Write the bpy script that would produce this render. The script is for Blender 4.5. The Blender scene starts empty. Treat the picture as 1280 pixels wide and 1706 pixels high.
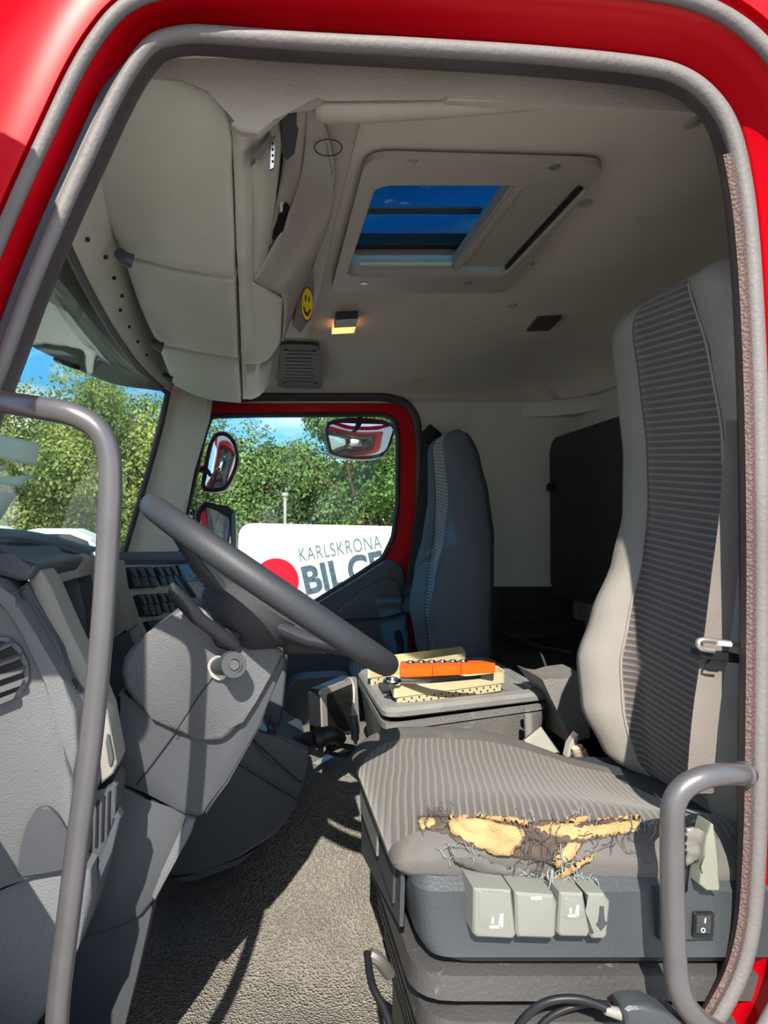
import bpy, bmesh, math, random
import numpy as np
from mathutils import Vector, Matrix, noise
from mathutils.bvhtree import BVHTree
random.seed(7); np.random.seed(7)
C = bpy.context.scene.collection
S = bpy.context.scene
# ------------------------------------------------------------------ camera
# world: X = towards the rear of the truck, Y = across the cab (near door -> far door), Z up, ground z = 0
F = 1200.0; VX, VY = 440.0, 880.0; ZC = 2.05
cam_d = bpy.data.cameras.new('camera'); cam = bpy.data.objects.new('camera', cam_d); C.objects.link(cam)
cam.location = (0, 0, ZC); cam.rotation_euler = (math.pi/2, 0, 0)
cam_d.sensor_fit = 'VERTICAL'; cam_d.sensor_height = 24; cam_d.lens = F/1706*24
cam_d.shift_x = (640-VX)/1706; cam_d.shift_y = (VY-853)/1706
cam_d.clip_start = 0.02; cam_d.clip_end = 500
S.camera = cam
# ------------------------------------------------------------------ colour management, light
S.view_settings.view_transform = 'Standard'; S.view_settings.look = 'None'
S.view_settings.exposure = 1.2; S.view_settings.gamma = 1.0
try: S.view_settings.use_curve_mapping = False
except Exception: pass
sd = bpy.data.lights.new('sun', 'SUN'); sun = bpy.data.objects.new('sun', sd); C.objects.link(sun)
sd.energy = 4.1; sd.angle = 0.009; sd.color = (1.0, 0.93, 0.80)
sun.rotation_euler = Vector((0.20, 1.0, -0.83)).to_track_quat('-Z', 'Y').to_euler()
sun.location = (0, -10, 12)
world = bpy.data.worlds.new('sky'); S.world = world; world.use_nodes = True
nt = world.node_tree; N = nt.nodes; L = nt.links; N.clear()
wo = N.new('ShaderNodeOutputWorld'); bg = N.new('ShaderNodeBackground'); L.new(bg.outputs[0], wo.inputs[0])
bg.inputs['Strength'].default_value = 0.85
tc = N.new('ShaderNodeTexCoord'); sep = N.new('ShaderNodeSeparateXYZ'); L.new(tc.outputs['Generated'], sep.inputs[0])
ramp = N.new('ShaderNodeValToRGB'); L.new(sep.outputs['Z'], ramp.inputs[0])
e = ramp.color_ramp.elements
e[0].position = 0.0; e[0].color = (0.42, 0.66, 0.86, 1); e[1].position = 0.9; e[1].color = (0.06, 0.22, 0.58, 1)
m_ = e.new(0.16); m_.color = (0.11, 0.42, 0.80, 1)
cn = N.new('ShaderNodeTexNoise'); cn.inputs['Scale'].default_value = 3.1; cn.inputs['Detail'].default_value = 7
mp = N.new('ShaderNodeMapping'); mp.inputs['Scale'].default_value = (1, 1, 2.6); mp.inputs['Location'].default_value = (0.35, 0.1, 0.2)
L.new(tc.outputs['Generated'], mp.inputs[0]); L.new(mp.outputs[0], cn.inputs['Vector'])
cr = N.new('ShaderNodeValToRGB'); L.new(cn.outputs['Fac'], cr.inputs[0])
cr.color_ramp.elements[0].position = 0.53; cr.color_ramp.elements[1].position = 0.68
cy = N.new('ShaderNodeMapRange'); L.new(sep.outputs['Y'], cy.inputs[0]); cy.inputs[1].default_value = 0.35; cy.inputs[2].default_value = -0.5; cy.inputs[3].default_value = 0.0; cy.inputs[4].default_value = 0.55
cm = N.new('ShaderNodeMath'); cm.operation = 'MAXIMUM'; L.new(cr.outputs[0], cm.inputs[0]); L.new(cy.outputs[0], cm.inputs[1])
mx = N.new('ShaderNodeMixRGB'); L.new(cm.outputs[0], mx.inputs[0]); L.new(ramp.outputs[0], mx.inputs[1])
mx.inputs[2].default_value = (0.98, 0.94, 0.88, 1); L.new(mx.outputs[0], bg.inputs[0])

# ------------------------------------------------------------------ materials
def mat(name, col, rough=0.5, metal=0.0, bump=0, bscale=60, btype='noise', bdist=0.004, var=0.12, vscale=6, spec=0.5, coat=0, dirt=None):
    m = bpy.data.materials.new(name); m.use_nodes = True
    n = m.node_tree.nodes; l = m.node_tree.links; b = n['Principled BSDF']
    b.inputs['Roughness'].default_value = rough; b.inputs['Metallic'].default_value = metal
    b.inputs['Specular IOR Level'].default_value = spec; b.inputs['Coat Weight'].default_value = coat
    b.inputs['Coat Roughness'].default_value = 0.05
    g = n.new('ShaderNodeNewGeometry')
    nz = n.new('ShaderNodeTexNoise'); nz.inputs['Scale'].default_value = vscale; nz.inputs['Detail'].default_value = 5
    l.new(g.outputs['Position'], nz.inputs['Vector'])
    cr = n.new('ShaderNodeValToRGB'); l.new(nz.outputs['Fac'], cr.inputs[0])
    cr.color_ramp.elements[0].position = 0.3; cr.color_ramp.elements[1].position = 0.7
    cr.color_ramp.elements[0].color = tuple(c*(1-var) for c in col)+(1,)
    cr.color_ramp.elements[1].color = tuple(min(1, c*(1+var)) for c in col)+(1,)
    out = cr.outputs[0]
    if dirt:
        dn = n.new('ShaderNodeTexNoise'); dn.inputs['Scale'].default_value = dirt[1]; dn.inputs['Detail'].default_value = 8
        dn.inputs['Roughness'].default_value = 0.65
        l.new(g.outputs['Position'], dn.inputs['Vector'])
        dr = n.new('ShaderNodeValToRGB'); l.new(dn.outputs['Fac'], dr.inputs[0])
        dr.color_ramp.elements[0].position = dirt[2]; dr.color_ramp.elements[1].position = dirt[2]+0.14
        mx = n.new('ShaderNodeMixRGB'); l.new(dr.outputs[0], mx.inputs[0]); l.new(out, mx.inputs[1]); mx.inputs[2].default_value = dirt[0]+(1,)
        out = mx.outputs[0]
    l.new(out, b.inputs['Base Color'])
    if bump:
        if btype == 'voronoi':
            t = n.new('ShaderNodeTexVoronoi'); t.inputs['Scale'].default_value = bscale; h = t.outputs['Distance']
        elif btype == 'magic':
            t = n.new('ShaderNodeTexMagic'); t.inputs['Scale'].default_value = bscale; h = t.outputs['Fac']
        else:
            t = n.new('ShaderNodeTexNoise'); t.inputs['Scale'].default_value = bscale; t.inputs['Detail'].default_value = 3; h = t.outputs['Fac']
        l.new(g.outputs['Position'], t.inputs['Vector'])
        bn = n.new('ShaderNodeBump'); bn.inputs['Strength'].default_value = bump; bn.inputs['Distance'].default_value = bdist
        l.new(h, bn.inputs['Height']); l.new(bn.outputs[0], b.inputs['Normal'])
    return m

def stripe_mat(name, dark, light, axis, period, duty=0.35, warp=0.0, diag=(0, 0, 0)):
    """woven cloth with thin raised lines; the line coordinate is position.axis + diag . position"""
    m = bpy.data.materials.new(name); m.use_nodes = True
    n = m.node_tree.nodes; l = m.node_tree.links; b = n['Principled BSDF']
    b.inputs['Roughness'].default_value = 0.95; b.inputs['Specular IOR Level'].default_value = 0.1
    b.inputs['Sheen Weight'].default_value = 0.25
    g = n.new('ShaderNodeNewGeometry')
    dv = n.new('ShaderNodeVectorMath'); dv.operation = 'DOT_PRODUCT'; l.new(g.outputs['Position'], dv.inputs[0])
    base = [0, 0, 0]; base['XYZ'.index(axis)] = 1; dv.inputs[1].default_value = [a+c for a, c in zip(base, diag)]
    nz = n.new('ShaderNodeTexNoise'); nz.inputs['Scale'].default_value = 7; l.new(g.outputs['Position'], nz.inputs['Vector'])
    ma = n.new('ShaderNodeMath'); ma.operation = 'MULTIPLY_ADD'; l.new(nz.outputs['Fac'], ma.inputs[0]); ma.inputs[1].default_value = warp
    l.new(dv.outputs['Value'], ma.inputs[2])
    mm = n.new('ShaderNodeMath'); mm.operation = 'MULTIPLY'; mm.inputs[1].default_value = 2*math.pi/period; l.new(ma.outputs[0], mm.inputs[0])
    sn = n.new('ShaderNodeMath'); sn.operation = 'SINE'; l.new(mm.outputs[0], sn.inputs[0])
    cr = n.new('ShaderNodeValToRGB'); mr = n.new('ShaderNodeMapRange'); l.new(sn.outputs[0], mr.inputs[0])
    mr.inputs[1].default_value = -1; mr.inputs[2].default_value = 1
    l.new(mr.outputs[0], cr.inputs[0])
    cr.color_ramp.elements[0].position = 1-duty-0.12; cr.color_ramp.elements[0].color = dark+(1,)
    cr.color_ramp.elements[1].position = 1-duty+0.18; cr.color_ramp.elements[1].color = light+(1,)
    fz = n.new('ShaderNodeTexNoise'); fz.inputs['Scale'].default_value = 900; l.new(g.outputs['Position'], fz.inputs['Vector'])
    fm = n.new('ShaderNodeMapRange'); l.new(fz.outputs['Fac'], fm.inputs[0]); fm.inputs[3].default_value = 0.7; fm.inputs[4].default_value = 1.3
    mu = n.new('ShaderNodeVectorMath'); mu.operation = 'SCALE'; l.new(cr.outputs[0], mu.inputs[0]); l.new(fm.outputs[0], mu.inputs['Scale'])
    l.new(mu.outputs[0], b.inputs['Base Color'])
    bn = n.new('ShaderNodeBump'); bn.inputs['Strength'].default_value = 0.5; bn.inputs['Distance'].default_value = 0.0015
    l.new(mr.outputs[0], bn.inputs['Height']); l.new(bn.outputs[0], b.inputs['Normal'])
    return m

def glass(name, tint=(1, 1, 1), refl=0.06, trans=1.0, dirt=0.0):
    m = bpy.data.materials.new(name); m.use_nodes = True
    n = m.node_tree.nodes; l = m.node_tree.links; n.clear()
    o = n.new('ShaderNodeOutputMaterial'); t = n.new('ShaderNodeBsdfTransparent'); gl = n.new('ShaderNodeBsdfGlossy')
    t.inputs[0].default_value = tuple(c*trans for c in tint)+(1,); gl.inputs['Roughness'].default_value = 0.02
    fr = n.new('ShaderNodeLayerWeight'); fr.inputs[0].default_value = 0.5
    pw = n.new('ShaderNodeMath'); pw.operation = 'POWER'; pw.inputs[1].default_value = 5; l.new(fr.outputs['Facing'], pw.inputs[0])
    mu = n.new('ShaderNodeMath'); mu.operation = 'MULTIPLY_ADD'; mu.inputs[1].default_value = 0.5; mu.inputs[2].default_value = refl; l.new(pw.outputs[0], mu.inputs[0]); mu.use_clamp = True
    a = n.new('ShaderNodeMixShader'); l.new(mu.outputs[0], a.inputs[0]); l.new(t.outputs[0], a.inputs[1]); l.new(gl.outputs[0], a.inputs[2])
    last = a.outputs[0]
    if dirt:
        df = n.new('ShaderNodeBsdfDiffuse'); df.inputs[0].default_value = (0.5, 0.5, 0.45, 1)
        g = n.new('ShaderNodeNewGeometry'); nz = n.new('ShaderNodeTexNoise'); nz.inputs['Scale'].default_value = 5; nz.inputs['Detail'].default_value = 8
        l.new(g.outputs['Position'], nz.inputs['Vector'])
        mr = n.new('ShaderNodeMapRange'); l.new(nz.outputs['Fac'], mr.inputs[0]); mr.inputs[1].default_value = .35; mr.inputs[2].default_value = .8
        mr.inputs[3].default_value = dirt*.4; mr.inputs[4].default_value = dirt
        b2 = n.new('ShaderNodeMixShader'); l.new(mr.outputs[0], b2.inputs[0]); l.new(last, b2.inputs[1]); l.new(df.outputs[0], b2.inputs[2]); last = b2.outputs[0]
    l.new(last, o.inputs[0]); return m

M = dict(
 red=mat('red_paint', (0.50, 0.0015, 0.008), 0.35, coat=0.04, var=0.03, spec=0.22),
 seal=mat('grey_rubber', (0.145, 0.135, 0.135), 0.6, bump=0.25, bscale=160, var=0.15),
 darkseal=mat('dark_rubber', (0.045, 0.035, 0.04), 0.55, bump=0.3, bscale=200),
 flaretrim=mat('flare_tinted_vinyl', (0.10, 0.065, 0.06), 0.7, bump=0.6, bscale=260, btype='voronoi'),  # brown tint holds the red lens flare over the rear door post
 liner=mat('beige_headliner', (0.57, 0.52, 0.46), 0.9, bump=0.14, bscale=420, btype='voronoi', var=0.08, vscale=3, dirt=((0.42, 0.37, 0.32), 2.2, 0.60)),
 header=mat('header_lining', (0.36, 0.32, 0.28), 0.9, bump=0.2, bscale=420, btype='voronoi', var=0.08, dirt=((0.30, 0.26, 0.22), 3, 0.6)),
 swpanel=mat('light_grey_panel', (0.42, 0.41, 0.36), 0.55, var=0.05),
 locker=mat('beige_plastic', (0.46, 0.45, 0.39), 0.55, bump=0.15, bscale=500, var=0.07, vscale=4, dirt=((0.36, 0.31, 0.26), 3.5, 0.62)),
 console=mat('taupe_plastic', (0.34, 0.31, 0.275), 0.55, bump=0.15, bscale=400, var=0.07),
 wall=mat('pale_wall_cloth', (0.62, 0.62, 0.57), 0.85, bump=0.2, bscale=300, var=0.08, vscale=3, dirt=((0.45, 0.43, 0.39), 2.6, 0.60)),
 shroud=mat('shroud_plastic', (0.088, 0.092, 0.102), 0.5, bump=0.2, bscale=420, btype='voronoi', var=0.08),
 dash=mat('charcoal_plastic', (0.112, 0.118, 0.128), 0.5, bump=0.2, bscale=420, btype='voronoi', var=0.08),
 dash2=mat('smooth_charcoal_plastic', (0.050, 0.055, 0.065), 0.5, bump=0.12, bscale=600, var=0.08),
 dashgrey=mat('warm_grey_plastic', (0.23, 0.22, 0.20), 0.55, bump=0.15, bscale=420, btype='voronoi', var=0.06),
 navyfar=mat('slate_blue_plastic', (0.052, 0.072, 0.086), 0.5, bump=0.1, bscale=500, var=0.08),
 navy=mat('blue_grey_plastic', (0.048, 0.060, 0.074), 0.5, bump=0.1, bscale=500, var=0.08),
 speaker=mat('grey_speaker_plastic', (0.085, 0.085, 0.08), 0.6),
 black=mat('black_plastic', (0.012, 0.013, 0.016), 0.42, var=0.1, spec=0.3),
 blackm=mat('matt_black_rubber', (0.025, 0.026, 0.030), 0.7, bump=0.2, bscale=300),
 metalbar=mat('grey_coated_steel', (0.125, 0.122, 0.13), 0.32, metal=0.45, var=0.1, vscale=20, coat=0.1),
 wheel=mat('steering_leatherette', (0.030, 0.034, 0.042), 0.55, bump=0.15, bscale=400, var=0.15),
 floor=mat('grey_vinyl_mat', (0.215, 0.20, 0.18), 0.7, bump=1.0, bdist=0.009, bscale=210, btype='voronoi', var=0.15, vscale=9, dirt=((0.32, 0.26, 0.18), 4.5, 0.60)),
 clothc=mat('worn_cushion_cloth', (0.13, 0.125, 0.12), 0.95, bump=0.5, bscale=900, var=0.12, vscale=12, spec=0.1, dirt=((0.19, 0.17, 0.15), 10, 0.58)),
 cloth=mat('grey_seat_cloth', (0.30, 0.285, 0.265), 0.95, bump=0.5, bscale=900, var=0.08, vscale=9, spec=0.1, dirt=((0.30, 0.27, 0.23), 6, 0.60)),
 clothblue=mat('slate_seat_cloth', (0.105, 0.125, 0.150), 0.95, bump=0.5, bscale=900, var=0.06, spec=0.1),
 foam=mat('yellow_seat_foam', (0.36, 0.255, 0.125), 0.95, bump=0.8, bscale=150, var=0.15, vscale=40, spec=0.05, dirt=((0.42, 0.24, 0.09), 45, 0.58)),
 foam2=mat('brown_felt', (0.36, 0.22, 0.11), 0.95, bump=0.8, bscale=200, var=0.2, vscale=50, spec=0.05),
 thread_b=mat('pale_blue_thread', (0.22, 0.28, 0.29), 0.9), thread_d=mat('dark_thread', (0.06, 0.055, 0.06), 0.9),
 lever=mat('pale_grey_plastic', (0.18, 0.187, 0.17), 0.5, var=0.06),
 leverpale=mat('pale_green_grey_plastic', (0.20, 0.205, 0.165), 0.5, var=0.06),
 white=mat('white_paint', (0.64, 0.64, 0.64), 0.4, var=0.02), print=mat('white_print', (0.75, 0.75, 0.75), 0.6),
 base=mat('seat_base_plastic', (0.040, 0.047, 0.054), 0.45, bump=0.15, bscale=250, var=0.1, dirt=((0.20, 0.19, 0.18), 30, 0.66)),
 bellows=mat('bellows_rubber', (0.048, 0.047, 0.049), 0.65, bump=0.3, bscale=200, var=0.15, dirt=((0.20, 0.19, 0.18), 40, 0.62)),
 belt=mat('seat_belt_webbing', (0.17, 0.15, 0.14), 0.85, bump=0.4, bscale=600), beltblk=mat('black_webbing', (0.03, 0.035, 0.04), 0.8),
 cream=mat('cream_plastic', (0.50, 0.45, 0.28), 0.5, var=0.05), orange=mat('orange_plastic', (0.75, 0.105, 0.006), 0.45, var=0.05),
 chrome=mat('chromed_steel', (0.62, 0.62, 0.64), 0.18, metal=1.0, var=0.05), steel=mat('dull_steel', (0.42, 0.40, 0.37), 0.4, metal=0.8),
 box=mat('worn_grey_box_plastic', (0.155, 0.15, 0.145), 0.6, bump=0.4, bscale=150, var=0.12, vscale=14, dirt=((0.26, 0.25, 0.23), 12, 0.60)),
 boxlid=mat('worn_grey_lid_plastic', (0.20, 0.20, 0.20), 0.5, bump=0.3, bscale=150, var=0.12, vscale=14, dirt=((0.12, 0.11, 0.10), 9, 0.58)),
 maroon=mat('dark_brown_upholstery', (0.045, 0.032, 0.034), 0.9, bump=0.4, bscale=600),
 dbox=mat('black_brown_plastic', (0.030, 0.026, 0.026), 0.5),
 yellow=mat('yellow_sticker', (0.80, 0.60, 0.01), 0.4), redprint=mat('red_print', (0.55, 0.004, 0.02), 0.6, spec=0.15),
 navyprint=mat('dark_slate_print', (0.035, 0.07, 0.10), 0.5, var=0.5, vscale=30), greyprint=mat('grey_print', (0.09, 0.13, 0.15), 0.5),
 paper=mat('pale_green_paper', (0.55, 0.68, 0.60), 0.8), bluepaper=mat('blue_paper', (0.25, 0.55, 0.65), 0.8),
 tan=mat('tan_leather', (0.42, 0.32, 0.24), 0.85, bump=0.6, bscale=120), bag=mat('silver_grey_film', (0.20, 0.19, 0.175), 0.4, metal=0.3, bump=0.6, bscale=60),
 mirror=mat('mirror_glass', (0.85, 0.87, 0.9), 0.02, metal=1.0, var=0.0), asphalt=mat('asphalt', (0.36, 0.33, 0.29), 0.9, bump=0.5, bscale=30),
 bark=mat('bark', (0.12, 0.085, 0.06), 0.95, bump=0.8, bscale=10), silver=mat('silver_plastic', (0.42, 0.41, 0.38), 0.35, metal=0.4),
 winglass=glass('window_glass', (0.93, 0.98, 0.97), 0.05), windscreen=glass('windscreen_glass', (0.86, 0.95, 0.92), 0.07, dirt=0.05),
 roofglass=glass('tinted_roof_glass', (0.12, 0.34, 0.48), 0.05, 0.8), screen=mat('dark_screen', (0.012, 0.012, 0.013), 0.25, spec=0.3),
 visor=mat('smoked_visor', (0.13, 0.15, 0.135), 0.5, var=0.25, vscale=5, dirt=((0.30, 0.29, 0.25), 7, 0.58)),
)
def leafmat(name, a, b):
    m = bpy.data.materials.new(name); m.use_nodes = True; n = m.node_tree.nodes; l = m.node_tree.links; bs = n['Principled BSDF']
    g = n.new('ShaderNodeNewGeometry'); nz = n.new('ShaderNodeTexNoise'); nz.inputs['Scale'].default_value = 0.9; nz.inputs['Detail'].default_value = 6
    l.new(g.outputs['Position'], nz.inputs['Vector']); cr = n.new('ShaderNodeValToRGB'); l.new(nz.outputs['Fac'], cr.inputs[0])
    cr.color_ramp.elements[0].position = .35; cr.color_ramp.elements[1].position = .68
    cr.color_ramp.elements[0].color = a+(1,); cr.color_ramp.elements[1].color = b+(1,)
    l.new(cr.outputs[0], bs.inputs['Base Color']); bs.inputs['Roughness'].default_value = 0.55
    o = n['Material Output']; tr = n.new('ShaderNodeBsdfTranslucent'); l.new(cr.outputs[0], tr.inputs[0])
    ms = n.new('ShaderNodeMixShader'); ms.inputs[0].default_value = .35; l.new(bs.outputs[0], ms.inputs[1]); l.new(tr.outputs[0], ms.inputs[2]); l.new(ms.outputs[0], o.inputs[0])
    return m
def thin(name, col):
    m = leafmat(name, tuple(c*.95 for c in col), col); m.node_tree.nodes['Mix Shader'].inputs[0].default_value = .65; return m
M['paper'] = thin('pale_green_paper', (0.80, 0.92, 0.84)); M['bluepaper'] = thin('blue_paper', (0.35, 0.66, 0.76))
M['leaf1'] = leafmat('oak_leaves', (0.065, 0.13, 0.04), (0.25, 0.36, 0.11)); M['leaf2'] = leafmat('yellow_green_leaves', (0.13, 0.19, 0.04), (0.46, 0.48, 0.13))
M['leaf3'] = leafmat('deep_green_leaves', (0.045, 0.12, 0.03), (0.17, 0.31, 0.07))

# ------------------------------------------------------------------ geometry helpers
def P(px, py, d): return Vector(((px-VX)*d/F, d, ZC+(VY-py)*d/F))
def PZ(px, py, z):                      # point of the pixel's ray at height z (relative to the eye)
    return P(px, py, z*F/(VY-py))
def PX(px, py, x): return P(px, py, x*F/(px-VX))
def W(x, d, z): return Vector((x, d, ZC+z))
ORG = {}
def finish(name, bm, m, parent=None, ang=35, bevel=0, sub=0, solid=0, flat=False, merge=0):
    if merge: bmesh.ops.remove_doubles(bm, verts=bm.verts, dist=merge)
    bmesh.ops.recalc_face_normals(bm, faces=bm.faces)
    cs = [v.co for v in bm.verts]
    lo = Vector([min(c[i] for c in cs) for i in range(3)]); hi = Vector([max(c[i] for c in cs) for i in range(3)])
    org = Vector(((lo.x+hi.x)/2, (lo.y+hi.y)/2, lo.z))
    bmesh.ops.translate(bm, verts=bm.verts, vec=-org)
    me = bpy.data.meshes.new(name); bm.to_mesh(me); bm.free()
    ms = m if isinstance(m, (list, tuple)) else [m]
    for k in ms: me.materials.append(M[k] if isinstance(k, str) else k)
    if not flat:
        me.polygons.foreach_set('use_smooth', [True]*len(me.polygons))
        if not sub: me.set_sharp_from_angle(angle=math.radians(ang))
    o = bpy.data.objects.new(name, me); C.objects.link(o); ORG[o.name] = org
    if parent: o.parent = parent; o.location = org-ORG[parent.name]
    else: o.location = org
    if solid: md = o.modifiers.new('solid', 'SOLIDIFY'); md.thickness = solid; md.offset = 0
    if bevel:
        md = o.modifiers.new('bevel', 'BEVEL'); md.width = bevel; md.segments = 3; md.limit_method = 'ANGLE'; md.angle_limit = math.radians(40)
    if sub: md = o.modifiers.new('sub', 'SUBSURF'); md.levels = sub; md.render_levels = sub
    return o
def thing(name, label, cat, loc, group=None):
    o = bpy.data.objects.new(name, None); C.objects.link(o); o.location = loc; ORG[o.name] = Vector(loc)
    o.empty_display_size = 0.05
    return tag(o, label, cat, group)
def tag(o, label, cat, group=None):
    o['label'] = label; o['category'] = cat
    if group: o['group'] = group
    return o
def struct(o): o['kind'] = 'structure'; return o
def cr_spline(pts, n=6, closed=False):
    pts = [Vector(p) for p in pts]; out = []; k = len(pts)
    rng = range(k if closed else k-1)
    for i in rng:
        if closed: a, b, c, d = pts[i-1], pts[i], pts[(i+1) % k], pts[(i+2) % k]
        else: a, b, c, d = pts[max(i-1, 0)], pts[i], pts[i+1], pts[min(i+2, k-1)]
        for j in range(n):
            t = j/n
            out.append(0.5*((2*b)+(-a+c)*t+(2*a-5*b+4*c-d)*t*t+(-a+3*b-3*c+d)*t**3))
    if not closed: out.append(pts[-1])
    return out
def roundpoly(pts, r, seg=5):
    """round the corners of a closed polygon; r is one radius or a list"""
    pts = [Vector(p) for p in pts]; k = len(pts); out = []
    for i in range(k):
        a, b, c = pts[i-1], pts[i], pts[(i+1) % k]; rr = r[i] if isinstance(r, (list, tuple)) else r
        u = (a-b); v = (c-b); rr = min(rr, u.length*.48, v.length*.48)
        if rr <= 0: out.append(b); continue
        p, q = b+u.normalized()*rr, b+v.normalized()*rr
        for j in range(seg+1):
            t = j/seg; out.append(p*(1-t)**2+b*2*t*(1-t)+q*t*t)
    return out
def nb(): return bmesh.new()
def prism(bm, pts, vec, bev=0, seg=3, mi=0):
    vs = [bm.verts.new(p) for p in pts]; ws = [bm.verts.new(Vector(p)+Vector(vec)) for p in pts]
    f = bm.faces.new(vs); g = bm.faces.new(ws[::-1]); k = len(vs)
    fs = [f, g]
    for i in range(k): fs.append(bm.faces.new([vs[i], ws[i], ws[(i+1) % k], vs[(i+1) % k]]))
    for x in fs: x.material_index = mi
    if bev:
        bmesh.ops.bevel(bm, geom=list(f.edges), offset=bev, segments=seg, profile=0.6, affect='EDGES', clamp_overlap=True)
def slab(name, pts, d, th, m, parent=None, bev=0.003, r=0, sm=0, ang=35):
    """outline given in photo pixels on the plane at distance d (or a distance per point), th deep across the cab"""
    q = [P(*p) if len(p) == 3 else P(p[0], p[1], d) for p in pts]
    if sm: q = cr_spline(q, sm, True)
    elif r: q = roundpoly(q, r)
    bm = nb(); prism(bm, q, (0, th, 0), bev); return finish(name, bm, m, parent, ang)
def extr(name, q, vec, m, parent=None, bev=0.003, r=0, sm=0, ang=35, seg=3):
    if sm: q = cr_spline(q, sm, True)
    elif r: q = roundpoly(q, r)
    bm = nb(); prism(bm, q, vec, bev, seg); return finish(name, bm, m, parent, ang)
def loft(bm, secs, cap=True, closed=True, mi=None):
    rows = [[bm.verts.new(p) for p in s] for s in secs]; k = len(rows[0])
    for a, b in zip(rows, rows[1:]):
        for i in range(k if closed else k-1):
            f = bm.faces.new([a[i], a[(i+1) % k], b[(i+1) % k], b[i]])
            if mi: f.material_index = mi(i)
    if cap and closed:
        for r in (rows[0][::-1], rows[-1]): bm.faces.new(r)
def frames(path):
    out = []; t0 = None; up = None
    for i, p in enumerate(path):
        t = (path[min(i+1, len(path)-1)]-path[max(i-1, 0)]).normalized()
        if up is None:
            up = Vector((0, 0, 1)) if abs(t.z) < .9 else Vector((1, 0, 0)); up = (up-t*up.dot(t)).normalized()
        else: up = (up-t*up.dot(t)).normalized()
        out.append((p, t, up, t.cross(up)))
    return out
def tube(bm, path, r, seg=12, n=6, sy=1.0, closed=False):
    path = cr_spline(path, n, closed) if n else [Vector(p) for p in path]
    fr = frames(path); m = len(fr); secs = []
    for i, (p, t, u, v) in enumerate(fr):
        rr = r[0]+(r[1]-r[0])*i/max(m-1, 1) if isinstance(r, tuple) else r
        secs.append([p+(u*math.cos(a)+v*math.sin(a)*sy)*rr for a in [2*math.pi*k/seg for k in range(seg)]])
    if closed: secs.append(secs[0]); loft(bm, secs, cap=False)
    else: loft(bm, secs)
def box(bm, lo, hi, bev=0, mat4=None, mi=0):
    r = bmesh.ops.create_cube(bm, size=1); vs = r['verts']; lo = Vector(lo); hi = Vector(hi); s = hi-lo; c = (lo+hi)/2
    for v in vs: v.co = Vector((v.co.x*s.x, v.co.y*s.y, v.co.z*s.z))+c
    es = list({e for v in vs for e in v.link_edges}); fs = {f for v in vs for f in v.link_faces}
    for f in fs: f.material_index = mi
    if bev:
        rr = bmesh.ops.bevel(bm, geom=es, offset=bev, segments=2, affect='EDGES', clamp_overlap=True); vs = list({v for f in rr['faces'] for v in f.verts} | {v for v in vs if v.is_valid})
    if mat4 is not None: bmesh.ops.transform(bm, matrix=mat4, verts=[v for v in vs if v.is_valid])
def obox(bm, c, ex, ey, ez, bev=0):
    """box with centre c and full edge vectors ex, ey, ez"""
    Mx = Matrix(((ex.x, ey.x, ez.x, c.x), (ex.y, ey.y, ez.y, c.y), (ex.z, ey.z, ez.z, c.z), (0, 0, 0, 1)))
    L3 = [v.length for v in (ex, ey, ez)]; R = Matrix(((ex.x/L3[0], ey.x/L3[1], ez.x/L3[2], c.x), (ex.y/L3[0], ey.y/L3[1], ez.y/L3[2], c.y), (ex.z/L3[0], ey.z/L3[1], ez.z/L3[2], c.z), (0, 0, 0, 1)))
    box(bm, (-L3[0]/2, -L3[1]/2, -L3[2]/2), (L3[0]/2, L3[1]/2, L3[2]/2), bev, R)
def disc(bm, c, axis, r, h, seg=20, r2=None, bev=0):
    axis = Vector(axis).normalized(); q = axis.to_track_quat('Z', 'Y').to_matrix().to_4x4(); q.translation = Vector(c)+axis*h/2
    bmesh.ops.create_cone(bm, cap_ends=True, segments=seg, radius1=r, radius2=r if r2 is None else r2, depth=h, matrix=q)
def holed(name, outer, holes, vec, m, parent=None, **k):
    """plate with holes"""
    bm = nb(); es = []
    for loop in [outer]+holes:
        vs = [bm.verts.new(p) for p in loop]
        for i in range(len(vs)): es.append(bm.edges.new((vs[i], vs[(i+1) % len(vs)])))
    bmesh.ops.triangle_fill(bm, use_beauty=True, use_dissolve=False, edges=es)
    if vec is not None:
        r = bmesh.ops.extrude_face_region(bm, geom=list(bm.faces)); bmesh.ops.translate(bm, verts=[v for v in r['geom'] if isinstance(v, bmesh.types.BMVert)], vec=vec)
    return finish(name, bm, m, parent, **k)
def bil(q, u, v):
    a, b, c, d = q; return (a*(1-u)+b*u)*(1-v)+(d*(1-u)+c*u)*v
def sheet(name, rows, m, parent=None, n=5, solid=0.003, ang=50):
    rows = [cr_spline(r, n) for r in rows]; cols = list(zip(*rows)); cols = [cr_spline(c, n) for c in cols]
    bm = nb(); loft(bm, cols, cap=False, closed=False); return finish(name, bm, m, parent, ang, solid=solid)
def text(name, s, loc, rot, size, m, parent, ext=0.0005, xs=1.0, space=1.0, bold=0):
    cu = bpy.data.curves.new(name, 'FONT'); cu.body = s; cu.size = size; cu.extrude = ext; cu.space_character = space; cu.offset = bold
    t = bpy.data.objects.new('tmp', cu); dg = bpy.context.evaluated_depsgraph_get(); C.objects.link(t); dg.update()
    me = bpy.data.meshes.new_from_object(t.evaluated_get(bpy.context.evaluated_depsgraph_get())); bpy.data.objects.remove(t)
    bm = nb(); bm.from_mesh(me); Mx = Matrix.Translation(Vector(loc)) @ rot.to_4x4() @ Matrix.Diagonal((xs, 1, 1, 1))
    bmesh.ops.transform(bm, matrix=Mx, verts=bm.verts); return finish(name, bm, m, parent, flat=True)
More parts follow.
